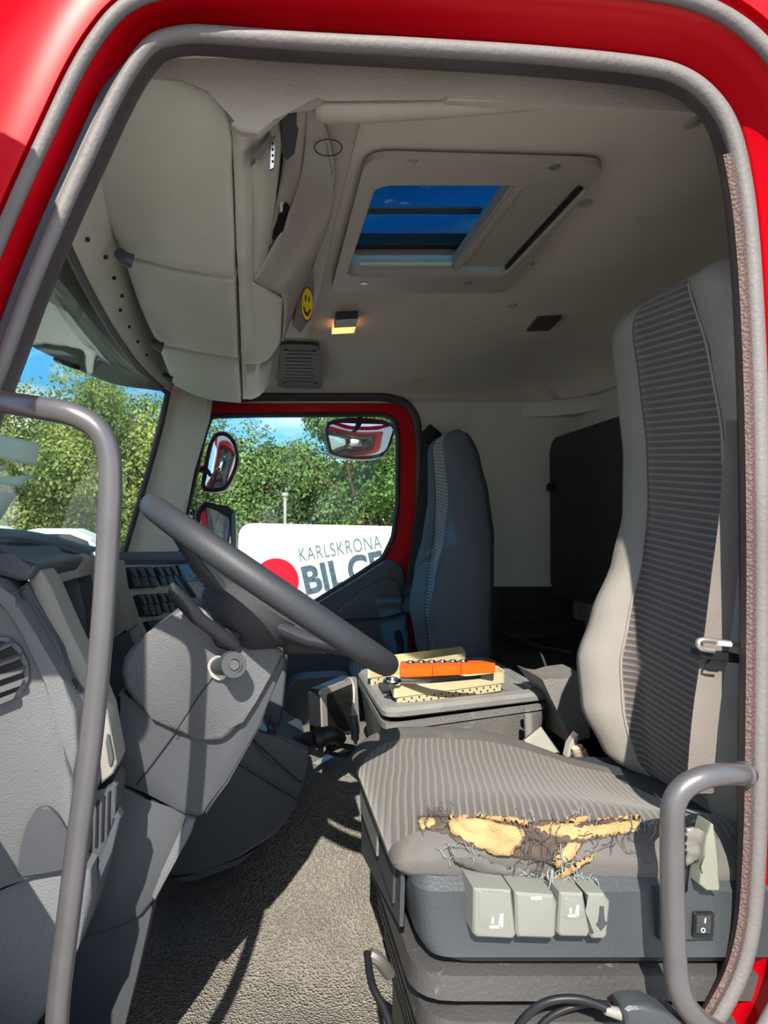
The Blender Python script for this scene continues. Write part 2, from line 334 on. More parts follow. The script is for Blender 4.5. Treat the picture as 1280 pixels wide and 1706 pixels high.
def dup(o, parent=None, off=(0, 0, 0), label=None):
    c = o.copy(); C.objects.link(c); c.location = o.location+Vector(off)
    if parent: c.parent = parent
    ORG[c.name] = ORG[o.name]+Vector(off)
    if label: c['label'] = label
    for ch in o.children:
        g = ch.copy(); C.objects.link(g); g.parent = c; ORG[g.name] = ORG[ch.name]+Vector(off)
        for gg in ch.children: h = gg.copy(); C.objects.link(h); h.parent = g
    return c
# ================================================================== THE CAB SHELL (setting)
# ---- near door opening: bands that run round one closed path
S_ = [(232,96),(262,68),(310,57),(360,58),(500,68),(700,79),(900,92),(1060,108),(1130,124),(1180,158),(1216,212),(1238,300),(1252,420),(1262,600),
      (1267,800),(1268,1000),(1266,1250),(1262,1420),(1250,1560),(1215,1660),(1150,1740),(1000,1800),(600,1830),(200,1830),(-20,1790),(-110,1690),(-160,1500),
      (-170,1200),(-130,950),(-60,760),(0,615),(50,480),(100,360),(150,250),(195,155)]
path = cr_spline([Vector((x, y, 0)) for x, y in S_], 6, True)
K = len(path); nrm = []
for i in range(K):
    t = (path[(i+1) % K]-path[i-1]).normalized(); nrm.append(Vector((t.y, -t.x, 0)))
def ring(off, d, scale=None):
    out = []
    for i, (p, n) in enumerate(zip(path, nrm)):
        s = 1.0
        if scale:                                     # the outer flange is wider at the top right
            s = 1.0+scale*(.24*max(0, min(1, (p.x-330)/150))+.36*max(0, min(1, (p.x-600)/350)))*(1 if p.y < 700 else max(0, 1-(p.y-700)/500))
        q = p+n*off*s; out.append(P(q.x, q.y, d))
    return out
def band(name, rings, m, ang=50):
    bm = nb(); rs = [[bm.verts.new(v) for v in r] for r in rings]
    for a, b in zip(rs, rs[1:]):
        for i in range(K): bm.faces.new([a[i], a[(i+1) % K], b[(i+1) % K], b[i]])
    return finish(name, bm, m, None, ang)
# red body side: step by the inner seal, rebate, flange under the outer seal, outer skin, wrapped away from the camera to close the cab
o = band('wall_near', [ring(8,.900), ring(14,.890), ring(24,.884), ring(44,.868,.8), ring(58,.848,.9), ring(70,.838,1), ring(92,.836,1), ring(100,.826,1), ring(140,.822,.9), ring(200,.835,.8), ring(250,.87,.8), ring(300,.98,.8)], 'red'); struct(o)
o = band('trim_1', [ring(-34,.985), ring(-37,.93), ring(-30,.895), ring(-14,.868), ring(-8,.866), ring(-8,.90)], 'darkseal'); struct(o)
bm = nb(); tube(bm, ring(0,.866), .0098, 12, 0, closed=True); o = finish('trim_2', bm, 'seal'); struct(o)
bm = nb(); tube(bm, ring(77,.83,1), .0085, 12, 0, closed=True); o = finish('trim_3', bm, 'seal'); struct(o)
# slate rubber strip beside the inner seal, front pillar only
sub_ = [i for i, p in enumerate(path) if p.x < 225 and p.y < 1000]
bm = nb(); rr = [[bm.verts.new(P((path[i]+nrm[i]*(10+w*k*max(0, min(1, (path[i].y-92)/70)))).x, (path[i]+nrm[i]*(10+w*k*max(0, min(1, (path[i].y-92)/70)))).y, d)) for i in sub_] for w, k, d in ((18, 0, .868), (18, .15, .862), (18, .9, .862), (18, 1, .880))]
for a, b in zip(rr, rr[1:]):
    for i in range(len(sub_)-1): bm.faces.new([a[i], a[i+1], b[i+1], b[i]])
o = finish('trim_16', bm, 'navy', None, 60); struct(o)
# textured vinyl edge on the rear side of the opening, coloured brown for the lens flare
sub = [i for i, p in enumerate(path) if p.x > 1150 and 250 < p.y < 1740]
bm = nb(); rs = []
for off, d in ((-8,.861), (-14,.855), (-24,.858), (-31,.872), (-34,.90), (-34,.97)):
    rs.append([P((path[i]+nrm[i]*off).x, (path[i]+nrm[i]*off).y, d) for i in sub])
rr = [[bm.verts.new(v) for v in r] for r in rs]
for a, b in zip(rr, rr[1:]):
    for i in range(len(sub)-1): bm.faces.new([a[i], a[i+1], b[i+1], b[i]])
o = finish('trim_4', bm, 'flaretrim', None, 60); struct(o)

# ---- ceiling with rounded coves, hole for the roof hatch
HX0, HX1, HY0, HY1 = .195, .575, 1.26, 1.72          # hatch opening
def ceil_z(x, y):
    u = max(0, (y-2.40)/.45); v = max(0, (x-.98)/.26); s = min(1, math.hypot(u, v)); return .62-.125*(1-math.sqrt(max(0, 1-s*s)))
bm = nb(); xs = sorted(set([round(-.56+.04*i, 3) for i in range(39)]+[HX0, HX1, .98, 1.06, 1.14, 1.18, 1.21, 1.23, 1.24])); xs = [x for x in xs if x <= 1.24]
ys = sorted(set([round(.90+.05*i, 3) for i in range(40)]+[HY0, HY1, 2.40, 2.62, 2.68, 2.74, 2.78, 2.81, 2.83, 2.845, 2.85])); ys = [y for y in ys if y <= 2.85]
def cpt(x, y):
    u = max(0, (y-2.40)/.45); v = max(0, (x-.98)/.26); s = math.hypot(u, v)
    if s > 1 and u > 0 and v > 0: u /= s; v /= s; x = .98+.26*v; y = 2.40+.45*u
    return W(x, y, ceil_z(x, y))
g = {(i, j): bm.verts.new(cpt(x, y)) for i, x in enumerate(xs) for j, y in enumerate(ys)}
for i in range(len(xs)-1):
    for j in range(len(ys)-1):
        cx, cy = (xs[i]+xs[i+1])/2, (ys[j]+ys[j+1])/2
        if HX0 < cx < HX1 and HY0 < cy < HY1: continue
        if cx < -.30: continue
        f = [g[i, j], g[i+1, j], g[i+1, j+1], g[i, j+1]]
        if len({tuple(round(c, 5) for c in v.co) for v in f}) >= 3: bm.faces.new(f)
o = finish('ceiling', bm, 'liner', None, 60, merge=1e-5); struct(o)
# outer red roof skin with hole for the hatch
ro = [W(-.75, .80, .69), W(1.30, .80, .69), W(1.30, 2.95, .69), W(-.75, 2.95, .69)]
ri = [W(HX0-.05, HY0-.05, .69), W(HX1+.05, HY0-.05, .69), W(HX1+.05, HY1+.25, .69), W(HX0-.05, HY1+.25, .69)]
o = holed('wall_roof', ro, [ri], (0, 0, .02), 'red'); struct(o)
# ---- side, rear and front walls
ZB = -.95
def qwall(name, pts, vec, m):
    bm = nb(); prism(bm, pts, vec); o = finish(name, bm, m); return struct(o)
# far wall with the door opening (outline from the photo at 2.85 m)
DOOR = [(330,672),(430,664),(640,664),(672,672),(690,695),(696,740),(694,1000),(690,1100),(660,1300),(560,1330),(300,1330),(255,1000),(290,800),(310,715)]
dl = roundpoly([P(x, y, 2.85) for x, y in DOOR], .03)
o = holed('wall_far', [W(-.72, 2.85, -1.3), W(1.24, 2.85, -1.3), W(1.24, 2.85, .56), W(-.33, 2.85, .60), P(292,655,2.85), P(255,800,2.85), P(215,930,2.85), W(-.66, 2.85, -.16)], [dl], (0, .06, 0), 'wall'); struct(o)
qwall('wall_back', [W(1.24, .99, ZB-.2), W(1.24, 2.85, ZB-.2), W(1.24, 2.85, .66), W(1.24, .99, .66)], (.05, 0, 0), 'wall')
bm = nb(); prism(bm, [W(1.02, 2.85, .44), W(1.24, 2.85, .44), W(1.24, 2.60, .44), W(1.235, 2.68, .44), W(1.20, 2.76, .44), W(1.13, 2.82, .44)], (0, 0, .26)); o = finish('trim_15', bm, 'wall'); struct(o)
# door post inside, behind the near opening on the rear side
bm = nb(); prism(bm, [W(.70, .90, ZB-.2), W(1.24, .99, ZB-.2), W(1.24, .99, .64), W(.66, .93, .64)], (0, .02, 0)); o = finish('wall_post', bm, 'flaretrim'); struct(o)
qwall('wall_front', [W(-.62, .88, -1.2), W(-.62, 2.88, -1.2), W(-.66, 2.88, -.16), W(-.70, .88, -.16)], (-.04, 0, 0), 'navy')
# cover strip where the roof lining meets the wall, and a seam down the corner
bm = nb(); tube(bm, [P(690,664,2.84), P(850,666,2.84), P(955,668,2.84)], .004, 8, 3); tube(bm, [W(1.225, 2.84, .5), W(1.232, 2.5, .5), W(1.235, 1.6, .5)], .005, 8, 2)
tube(bm, [P(955,668,2.84), P(962,690,2.84), P(966,720,2.84)], .003, 8, 3); o = finish('trim_5', bm, 'liner'); struct(o)

# ---- floor: vinyl mat that rises over the engine hump
def smooth(a, b, t): t = max(0, min(1, (t-a)/(b-a))); return t*t*(3-2*t)
def fz(x, y):
    h = smooth(1.42, 1.88, y)*smooth(-.25, .12, x)*.33 + smooth(1.5, 1.9, y)*smooth(.30, .9, x)*.02
    h += .05*smooth(.06, -.35, x)*smooth(1.0, 1.8, y)
    e = ((x-.27)/.20)**2+((y-1.02)/.15)**2
    h += .018*smooth(1.25, .95, e) - .008*smooth(.85, .6, e)
    return ZB+h+.004*noise.noise(Vector((x*6, y*6, 0)))
bm = nb(); xs = np.linspace(-.62, 1.24, 94); ys = np.linspace(.87, 2.85, 100)
g = [[bm.verts.new(W(x, y, fz(x, y))) for y in ys] for x in xs]
for i in range(len(xs)-1):
    for j in range(len(ys)-1): bm.faces.new([g[i][j], g[i+1][j], g[i+1][j+1], g[i][j+1]])
o = finish('floor', bm, 'floor', None, 80); struct(o)
bm = nb(); box(bm, W(-.70, .86, -1.35), W(1.28, 2.90, -1.02)); o = finish('wall_underbody', bm, 'dbox'); struct(o)

# ---- windscreen and its surround
o = sheet('window_1', [[P(-170,330,1.02), P(60,430,1.22), P(160,545,1.62), P(220,610,2.1), P(282,655,2.64)],
                       [W(-.60, .92, .22), W(-.62, 1.3, .21), W(-.62, 1.8, .2), W(-.57, 2.3, .19), P(245,790,2.64)],
                       [W(-.66, .92, -.12), W(-.70, 1.3, -.12), W(-.70, 1.8, -.12), W(-.64, 2.3, -.12), P(203,935,2.64)]], 'windscreen', solid=.005); struct(o)
# far windscreen pillar
o = slab('trim_6', [(203,945),(240,800),(280,655),(276,636),(300,622),(352,645),(345,690),(318,780),(288,930),(286,945)], 2.66, .14, 'locker', None, .012, sm=0); struct(o)
bm = nb(); tube(bm, [P(280,652,2.64), P(268,710,2.64), P(243,800,2.64), P(222,870,2.64), P(203,935,2.64)], .011, 8, 4); o = finish('trim_7', bm, 'darkseal'); struct(o)
# header strip along the top of the windscreen, with its black edge and plug holes
hl = [(90,350,1.02),(113,402,1.12),(150,478,1.35),(195,555,1.72),(238,612,2.2),(282,650,2.62)]
hr = [(140,262,1.02),(165,318,1.12),(203,405,1.35),(235,490,1.72),(258,568,2.2),(290,640,2.62)]
hm = [(tuple((a+b)/2 for a, b in zip(p, q))) for p, q in zip(hl, hr)]
def up(p, k): v = P(*p); v.z += k; return v
hs = sheet('trim_8', [[P(*p) for p in hl], [up(p, -.006) for p in hm], [P(*p) for p in hr], [up(p, .05)+Vector((.06, 0, 0)) for p in hr]], 'locker', solid=.006); struct(hs)
bm = nb(); tube(bm, [P(p[0]-3, p[1]+5, p[2]) for p in hl], .009, 8, 4); o = finish('trim_9', bm, 'darkseal'); struct(o)
bm = nb()
for x, y in [(147,394),(177,424),(177,461),(191,459),(186,480),(204,489),(201,513),(216,541),(230,566),(245,588)]:
    d = 1.12+(y-385)/(600-385)*(2.0-1.12)*.92
    c = P(x, y, d); bmesh.ops.create_uvsphere(bm, u_segments=8, v_segments=6, radius=.0042, matrix=Matrix.Translation(c+Vector((0, -.003, -.006))))
o = finish('trim_10', bm, 'black'); struct(o)

# ---- far door: red frame, seals, glass, moulded trim panel
def pixring(name, pts, r, d, m, n=8, seg=10):
    bm = nb(); tube(bm, [P(x, y, d) for x, y in pts], r, seg, n); o = finish(name, bm, m); return o
GL = [(352,694),(430,692),(640,691),(658,700),(663,730),(662,840),(655,895),(638,930),(590,962),(535,996),(480,1030),(400,1060),(295,1060),(292,1000),(300,910),(322,810),(340,730)]
q = roundpoly([P(x, y, 2.87) for x, y in GL], .02); qo = roundpoly([P(x, y, 2.87) for x, y in DOOR], .03)
o = holed('door_1', [v.copy() for v in qo], [[v.copy() for v in q]], (0, .035, 0), 'red'); struct(o); dr = o
bm = nb(); tube(bm, [v+Vector((0, -.004, 0)) for v in q], .010, 8, 0, closed=True); finish('glass_seal', bm, 'darkseal', dr)
bm = nb(); bm.faces.new([bm.verts.new(v+Vector((0, .012, 0))) for v in roundpoly([P(x, y, 2.87) for x, y in GL], .02)]); o = finish('window_glass', bm, 'winglass', dr, solid=.004)
bm = nb(); tube(bm, [v+Vector((0, -.035, 0)) for v in qo], .017, 10, 0, closed=True); o = finish('trim_11', bm, 'darkseal'); struct(o)
pn = [(500,1022),(545,996),(600,962),(640,936),(655,933),(672,945),(680,985),(682,1100),(650,1280),(300,1300),(270,1070),(400,1062)]
slab('door_panel', pn, 2.80, .07, 'navyfar', dr, .012)
slab('armrest_pocket', [(560,1020),(600,985),(640,962),(662,966),(670,990),(670,1022),(640,1030),(560,1034)], 2.77, .04, 'navyfar', dr, .01)
pixring('pull_handle', [(662,1050),(668,1075),(664,1100)], .012, 2.77, 'black').parent = dr; bpy.data.objects['pull_handle'].location -= dr.location

# ---- the opened driver door, hinged at the front pillar just outside the left edge of the view
dv = Vector((-.22, -.95, 0)); h0 = Vector((-.40, .72, ZC)); dvn = dv.normalized(); out_ = Vector((-.05, .0035, 0))
def dp(u, z): return h0+dv*u+Vector((0, 0, z))
ol = [dp(0, -1.05), dp(1, -1.05), dp(1, .42), dp(.93, .52), dp(.10, .56), dp(0, .45)]
wl = [dp(.06, -.28), dp(.93, -.28), dp(.93, .38), dp(.87, .45), dp(.14, .49), dp(.06, .40)]
o = holed('door_2', ol, [wl], out_, 'red'); struct(o); d2 = o
bm = nb(); tube(bm, [v+out_*.5 for v in [dp(.06, -.28), dp(.93, -.28), dp(.93, .38), dp(.87, .45), dp(.14, .49), dp(.06, .40)]], .014, 8, 0, closed=True); finish('glass_seal', bm, 'darkseal', d2)
bm = nb(); bm.faces.new([bm.verts.new(v+out_*.5) for v in [dp(.06, -.28), dp(.93, -.28), dp(.93, .38), dp(.87, .45), dp(.14, .49), dp(.06, .40)]]); finish('window_glass', bm, 'winglass', d2, solid=.004)
bm = nb(); prism(bm, [W(*p, -1.02) for p in [(-.385,.81),(-.334,.655),(-.40,.4),(-.57,-.2),(-.60,-.2),(-.44,.4),(-.42,.7),(-.42,.80)]], Vector((0, 0, .74)), .004); finish('door_panel', bm, 'dash', d2)  # unseen inner panel, bulged so that it shades the lower left dashboard
bm = nb(); tube(bm, [dp(.5, -.45)+Vector((.012, 0, 0)), dp(.55, -.43)+Vector((.05, 0, 0)), dp(.8, -.43)+Vector((.05, 0, 0)), dp(.85, -.45)+Vector((.012, 0, 0))], .012, 10, 5); finish('pull_handle', bm, 'black', d2)

dm = extr('added_shade_mirror', [W(-.54, .54, .21), W(-.31, .54, .21), W(-.31, .54, .69), W(-.54, .54, .69)], (0, -.09, 0), 'black', d2, .015, r=.05)  # unseen mirror, added and sized to shade the front pillar and handle top
extr('mirror_glass', [W(-.53, .545, .22), W(-.32, .545, .22), W(-.32, .545, .68), W(-.53, .545, .68)], (0, -.004, 0), 'mirror', dm, 0, r=.045)
bm = nb(); tube(bm, [W(-.44, .60, .10), W(-.46, .56, .16), W(-.46, .50, .24)], .012, 8, 4); finish('mirror_arm', bm, 'black', dm)

# ---- ground
bm = nb(); bm.faces.new([bm.verts.new(v) for v in ((-80, -60, 0), (80, -60, 0), (80, 120, 0), (-80, 120, 0))]); o = finish('ground', bm, 'asphalt'); struct(o)

# ================================================================== near header trim, roof hatch, ceiling fittings
o = extr('trim_12', [P(p[0], p[1], .95) for p in [(205,60,.90),(1230,60,.90),(1225,205,1.0),(1168,180,1.0),(1000,176,1.0),(860,170,1.0),(746,167,1.0),(735,159,1.0),(545,161,1.0),(530,170,1.0),(482,178,1.0),(455,200,1.0),(432,221,1.0),(400,217,1.0),(384,206,1.0),(382,180,1.0),(350,145,1.0),(300,124,1.0),(225,118,.98)]], (0, .015, 0), 'header', None, .006); struct(o)

sr = thing('roof_hatch', 'beige framed roof hatch with blue tinted glass, set in the ceiling', 'roof hatch', W(.32, 1.52, .60))
OU = [PZ(610,250,.612), PZ(1015,262,.612), PZ(845,481,.612), PZ(551,480,.612)]
IN = [PZ(622,297,.60), PZ(955,303,.60), PZ(828,436,.60), PZ(585,436,.60)]
ou = roundpoly(OU, .045); 
inn = roundpoly([W(HX0, HY0, .612), W(HX1, HY0, .612), W(HX1, HY1, .612), W(HX0, HY1, .612)], .035)
holed('hatch_frame', ou, [inn], (0, 0, -.012), 'console', sr, ang=30)
bm = nb(); a = roundpoly([W(HX0, HY0, .60), W(HX1, HY0, .60), W(HX1, HY1, .60), W(HX0, HY1, .60)], .035); b = [v+Vector((0, 0, .085)) for v in a]
loft(bm, [a, b], cap=False); finish('hatch_liner', bm, 'console', sr, solid=.003)
gl = [W(HX0-.055, HY0-.055, .70), W(HX1+.055, HY0-.055, .70), W(HX1+.055, HY1+.255, .70), W(HX0-.055, HY1+.255, .70)]
bm = nb(); bm.faces.new([bm.verts.new(v) for v in gl]); finish('hatch_glass', bm, 'roofglass', sr, solid=.004)
bm = nb(); box(bm, W(HX0, HY1-.02, .664), W(HX1, HY1-.003, .697), .003); finish('glass_rail', bm, 'black', sr)
bm = nb(); box(bm, W(HX0+.003, HY0+.30, .690), W(HX1-.1, HY0+.325, .697), .002); finish('glass_rail', bm, 'navy', sr)
bm = nb(); box(bm, W(HX1-.115, HY0+.004, .612), W(HX1-.012, HY1-.03, .632), .004); box(bm, W(HX1-.135, HY0+.004, .605), W(HX1-.112, HY1-.03, .640), .004); finish('sliding_shade', bm, 'console', sr)
bm = nb(); box(bm, W(HX1-.010, HY0+.03, .606), W(HX1-.004, HY1-.03, .614)); finish('shade_slot', bm, 'black', sr)
bm = nb(); box(bm, W(HX0+.03, HY1-.012, .622), W(HX1-.12, HY1-.004, .632), .002); finish('edge_strip', bm, 'cream', sr)
for x, y in [(688,268),(924,275),(607,470),(779,470)]:
    bm = nb(); disc(bm, PZ(x, y, .602), (0, 0, -1), .009, .004, 16); disc(bm, PZ(x, y, .602), (0, 0, -1), .004, .0045, 10); finish('screw', bm, 'steel', sr)
# lining plugs, roof plate, lamp, speaker
names = ['plug in the roof lining near the top right corner of the door opening', 'plug in the roof lining just right of the roof hatch', 'plug in the roof lining below the right corner of the hatch', 'plug in the roof lining beside the brown roof plate']
for (x, y), lb in zip([(1153,205),(975,338),(882,438),(853,509)], names):
    bm = nb(); c = PZ(x, y, .619); disc(bm, c, (0, 0, -1), .013, .004, 20, .011); disc(bm, c+Vector((0, 0, -.003)), (0, 0, -1), .006, .003, 14); o = finish('lining_plug', bm, 'console'); tag(o, 'small round '+lb, 'plug', 'lining plugs in the ceiling')
t = thing('roof_plate', 'small brown rectangular plate on the ceiling above the passenger seat', 'cover plate', PZ(908,537,.618))
extr('plate', [PZ(895,527,.619), PZ(935,525,.619), PZ(915,546,.619), PZ(878,547,.619)], (0, 0, -.01), 'darkseal', t, .003)
bm = nb(); box(bm, PZ(893,550,.612), PZ(893,550,.612)+Vector((.03, .01, .004))); finish('tab', bm, 'console', t)
t = thing('ceiling_lamp', 'small grey ceiling lamp glowing orange, above the passenger window', 'lamp', PZ(574,533,.615))
a, b, c, d = PZ(560,520,.617), PZ(597,518,.617), PZ(590,545,.617), PZ(553,547,.617)
extr('lamp_housing', [a, b, (b+c)/2, (a+d)/2], (0, 0, -.022), 'base', t, .005)
LM = bpy.data.materials.new('lamp_glow'); LM.use_nodes = True; bs = LM.node_tree.nodes['Principled BSDF']; bs.inputs['Base Color'].default_value = (.8, .4, .15, 1); bs.inputs['Emission Color'].default_value = (1, .42, .12, 1); bs.inputs['Emission Strength'].default_value = .9
M['lamp'] = LM
extr('lamp_lens', [(a+d)/2, (b+c)/2, c, d], (0, 0, -.018), 'lamp', t, .004)
t = thing('speaker', 'grey perforated speaker on the far wall above the passenger door', 'speaker', P(502,645,2.66))
q = [P(468,573,2.38), P(532,575,2.38), P(538,648,2.74), P(463,646,2.74)]
extr('speaker_frame', q, (0, .04, .045), 'speaker', t, .006, r=.02)
bm = nb(); n_ = (q[1]-q[0]).cross(q[3]-q[0]).normalized(); n_ = n_ if n_.y < 0 else -n_
for i in range(11):
    for j in range(10):
        u = .17+.66*(i+(j % 2)*.5)/11; v = .14+.72*j/9.5
        if (abs(u-.5)*2)**4+(abs(v-.5)*2)**4 < .4: disc(bm, bil(q, u, v)+n_*.0005, n_, .0045, .001, 6)
g_ = finish('grille', bm, 'black', t)
for u, v in ((.14, .13), (.86, .13), (.14, .86), (.86, .86)):
    bm = nb(); disc(bm, bil(q, u, v), n_, .006, .003, 12); finish('screw', bm, 'black', t)
# padded grab bar under the header
t = thing('roof_grab_bar', 'beige padded bar along the ceiling edge above the driver door', 'grab bar', P(700,190,1.02))
secs = []
for x, y, hh in [(522,186,4),(527,186,13),(540,186,17),(620,185,17),(740,180,15),(860,174,11),(960,171,7),(1060,172,4)]:
    c = P(x, y, .975); r = hh*.975/F; secs.append([c+Vector((0, math.sin(a)*r*1.3, math.cos(a)*r)) for a in [2*math.pi*k/14 for k in range(14)]])
bm = nb(); loft(bm, secs); finish('padded_bar', bm, 'header', t, 60)
for x, y in ((580,168),(742,164)):
    bm = nb(); box(bm, P(x-6, y+10, .965), P(x+6, y-2, .99), .003); finish('hinge', bm, 'console', t)

# ================================================================== overhead lockers and roof console
def coons(L_, R_, T_, B_, n=14):
    """curved patch between four boundary curves; L_ and R_ run bottom to top, T_ and B_ left to right"""
    def rs(c):
        c = cr_spline([P(*p) for p in c], 12); ln = [0]
        for a, b in zip(c, c[1:]): ln.append(ln[-1]+(b-a).length)
        out = []
        for k in range(n+1):
            t = ln[-1]*k/n; i = max(0, min(len(c)-2, next((q-1 for q, l in enumerate(ln) if l >= t and q > 0), len(c)-2))); f = (t-ln[i])/max(ln[i+1]-ln[i], 1e-9); out.append(c[i].lerp(c[i+1], f))
        return out
    l, r, t, b = rs(L_), rs(R_), rs(T_), rs(B_); g = []
    for j in range(n+1):
        v = j/n; row = []
        for i in range(n+1):
            u = i/n; row.append(l[j]*(1-u)+r[j]*u+b[i]*(1-v)+t[i]*v-(b[0]*(1-u)*(1-v)+b[n]*u*(1-v)+t[0]*(1-u)*v+t[n]*u*v))
        g.append(row)
    return g
def panel(name, label, L_, R_, T_, B_):
    g = coons(L_, R_, T_, B_); n = len(g)-1; c = g[n//2][n//2]; nn = (g[n][n//2]-g[0][n//2]).cross(g[n//2][n]-g[n//2][0]).normalized(); nn = nn if nn.z < 0 else -nn
    bm = nb(); rows = []
    def lip(k, inset, back):                     # closed outline ring: inset towards the centre, pushed back
        out = []; idx = [(0, i) for i in range(n)]+[(j, n) for j in range(n)]+[(n, n-i) for i in range(n)]+[(n-j, 0) for j in range(n)]
        for a, b in idx: p = g[a][b]; out.append(p+(c-p).normalized()*inset-nn*back)
        return out, idx
    V = [[bm.verts.new(g[j][i]+(c-g[j][i]).normalized()*(.004 if i in (0, n) or j in (0, n) else 0)) for i in range(n+1)] for j in range(n+1)]
    for j in range(n):
        for i in range(n): bm.faces.new([V[j][i], V[j][i+1], V[j+1][i+1], V[j+1][i]])
    _, idx = lip(0, 0, 0); prev = [V[a][b] for a, b in idx]
    for ins, bk in ((.0015, .0015), (0, .005), (0, .028), (.01, .030)):
        pts, _ = lip(0, ins, bk); cur = [bm.verts.new(p) for p in pts]; m_ = len(cur)
        for i in range(m_): bm.faces.new([prev[i], cur[i], cur[(i+1) % m_], prev[(i+1) % m_]])
        prev = cur
    bm.faces.new(prev); o = finish(name, bm, 'locker', None, 60); return tag(o, label, 'locker door', 'overhead locker doors')
panel('overhead_locker', 'largest beige overhead locker door, nearest the driver door opening', [(208,428,1.32),(184,378,1.24),(162,290,1.08),(198,200,1.0),(240,132,.965)], [(390,465,1.27),(389,400,1.18),(386,300,1.07),(384,225,1.0),(372,180,.975)], [(240,132,.965),(290,126,.965),(340,146,.965),(372,180,.975)], [(208,428,1.32),(238,434,1.315),(300,450,1.29),(390,465,1.27)])
panel('overhead_locker', 'middle beige overhead locker door, behind the largest one', [(262,572,1.88),(234,515,1.64),(208,438,1.35)], [(397,597,1.84),(395,540,1.56),(391,471,1.30)], [(208,438,1.35),(240,442,1.34),(300,457,1.32),(391,471,1.30)], [(262,572,1.88),(330,587,1.86),(397,597,1.84)])
panel('overhead_locker', 'smallest beige overhead locker door, nearest the passenger window', [(290,642,2.5),(274,605,2.1),(265,580,1.92)], [(401,672,2.42),(400,640,2.15),(398,603,1.88)], [(265,580,1.92),(330,593,1.90),(398,603,1.88)], [(290,642,2.5),(340,664,2.48),(401,672,2.42)])
for k, (x, y, d) in enumerate([(209,432,1.26),(263,576,1.82),(280,630,2.32)]):
    t = thing('locker_latch', ['dark knob latch between the largest and middle locker doors', 'dark knob latch between the middle and smallest locker doors', 'dark knob latch at the front edge of the smallest locker door'][k], 'latch', P(x, y, d), 'latches of the overhead lockers')
    c = P(x, y, d); bm = nb(); tube(bm, [c+Vector((-.012, 0, .012)), c+Vector((.0, -.004, .0)), c+Vector((.012, .0, -.004))], (.010, .013), 10, 4); finish('knob', bm, 'base', t)
    bm = nb(); disc(bm, c+Vector((.008, -.008, -.002)), (.3, -1, 0), .006, .004, 10); finish('lock_pin', bm, 'steel', t)
# carcass of the lockers
bm = nb(); loft(bm, [[P(x0_, y0_, d_)+Vector((.01, 0, .035)), P(x1_, y1_, d_)+Vector((-.005, 0, .035)), W(P(x1_, y1_, d_).x, d_, .63), W(P(x0_, y0_, d_).x, d_, .63)] for x0_, y0_, x1_, y1_, d_ in ((215,150,370,180,1.0),(185,385,386,400,1.22),(215,455,390,480,1.38),(262,575,396,600,1.88),(285,635,400,668,2.45))]); o = finish('trim_14', bm, 'console'); struct(o)
rc = thing('roof_console', 'taupe moulded roof console running across the cab beside the locker doors', 'roof console', P(470,420,1.4))
def patch(name, pts, m='console', par=rc, n=5, solid=.006): return sheet(name, [[P(*p) for p in r] for r in pts], m, par, n, solid)
patch('console_rail', [[(388,212,1.0),(391,300,1.08),(394,400,1.2),(398,470,1.32),(403,600,1.86),(405,662,2.4)],
                       [(403,222,1.0),(404,300,1.08),(406,400,1.2),(408,470,1.32),(412,600,1.86),(418,664,2.4)],
                       [(420,222,1.02),(419,300,1.10),(419,400,1.22),(421,470,1.35),(433,600,1.86),(432,658,2.4)]], 'locker')
patch('console_face', [[(419,222,1.02),(419,300,1.10),(419,380,1.22),(421,466,1.35)],
                       [(440,214,1.04),(440,300,1.12),(438,380,1.23),(430,455,1.35)],
                       [(472,184,1.08),(462,290,1.16),(452,370,1.25),(441,438,1.36)]], 'locker')
patch('console_pod', [[(420,468,1.34),(404,500,1.42),(404,560,1.66),(406,604,1.86)],
                      [(446,482,1.40),(436,520,1.50),(434,570,1.70),(430,604,1.86)],
                      [(470,496,1.46),(469,530,1.56),(466,568,1.74),(448,596,1.88)]], 'locker')
patch('console_sweep', [[(511,178,1.03),(507,250,1.14),(495,310,1.26),(470,380,1.33),(421,466,1.34)],
                        [(535,190,1.05),(533,250,1.14),(525,320,1.29),(505,390,1.38),(446,482,1.40)],
                        [(553,262,1.15),(556,300,1.24),(550,350,1.34),(525,420,1.44),(471,497,1.46)],
                        [(556,285,1.20),(551,340,1.33),(535,400,1.46),(505,470,1.60),(470,568,1.75)]])
_z = .611
def cz(l): return [PZ(x, y, _z) for x, y in l]
sheet('console_roof_strip', [cz([(500,178),(520,240),(540,300),(540,360),(525,430),(500,500),(470,560)]), cz([(550,180),(565,240),(560,300),(552,360),(538,430),(518,500),(492,560)]), cz([(603,190),(588,250),(573,310),(558,370),(545,430),(530,500),(512,560)])], 'console', rc, 5, .008)
patch('inner_wall', [[(478,182,1.04),(470,280,1.2),(455,360,1.28),(444,436,1.38)], [(512,178,1.03),(508,250,1.15),(494,312,1.27),(465,390,1.38)]])
patch('end_flap', [[(405,604,1.87),(405,664,2.4)], [(433,600,1.87),(432,658,2.38)], [(462,580,1.9),(446,640,2.38)]], 'locker', n=3)
q = [P(545-24,246,1.17), P(545+26,246,1.17)]
so_ = bpy.data.objects['console_roof_strip']; bs_ = BVHTree.FromPolygons([v.co+ORG[so_.name] for v in so_.data.vertices], [p.vertices[:] for p in so_.data.polygons])
def onstrip(x, y):
    o_ = Vector((0, 0, ZC)); dr_ = (P(x, y, 1)-o_).normalized(); h_ = bs_.ray_cast(o_, dr_); return h_[0]-dr_*.004 if h_[0] else P(x, y, 1.18)
bm = nb(); tube(bm, [PZ(547+math.cos(a)*23, 246+math.sin(a)*14, .590) for a in [2*math.pi*k/24 for k in range(24)]], .0011, 6, 0, closed=True); finish('round_plug', bm, 'base', rc)
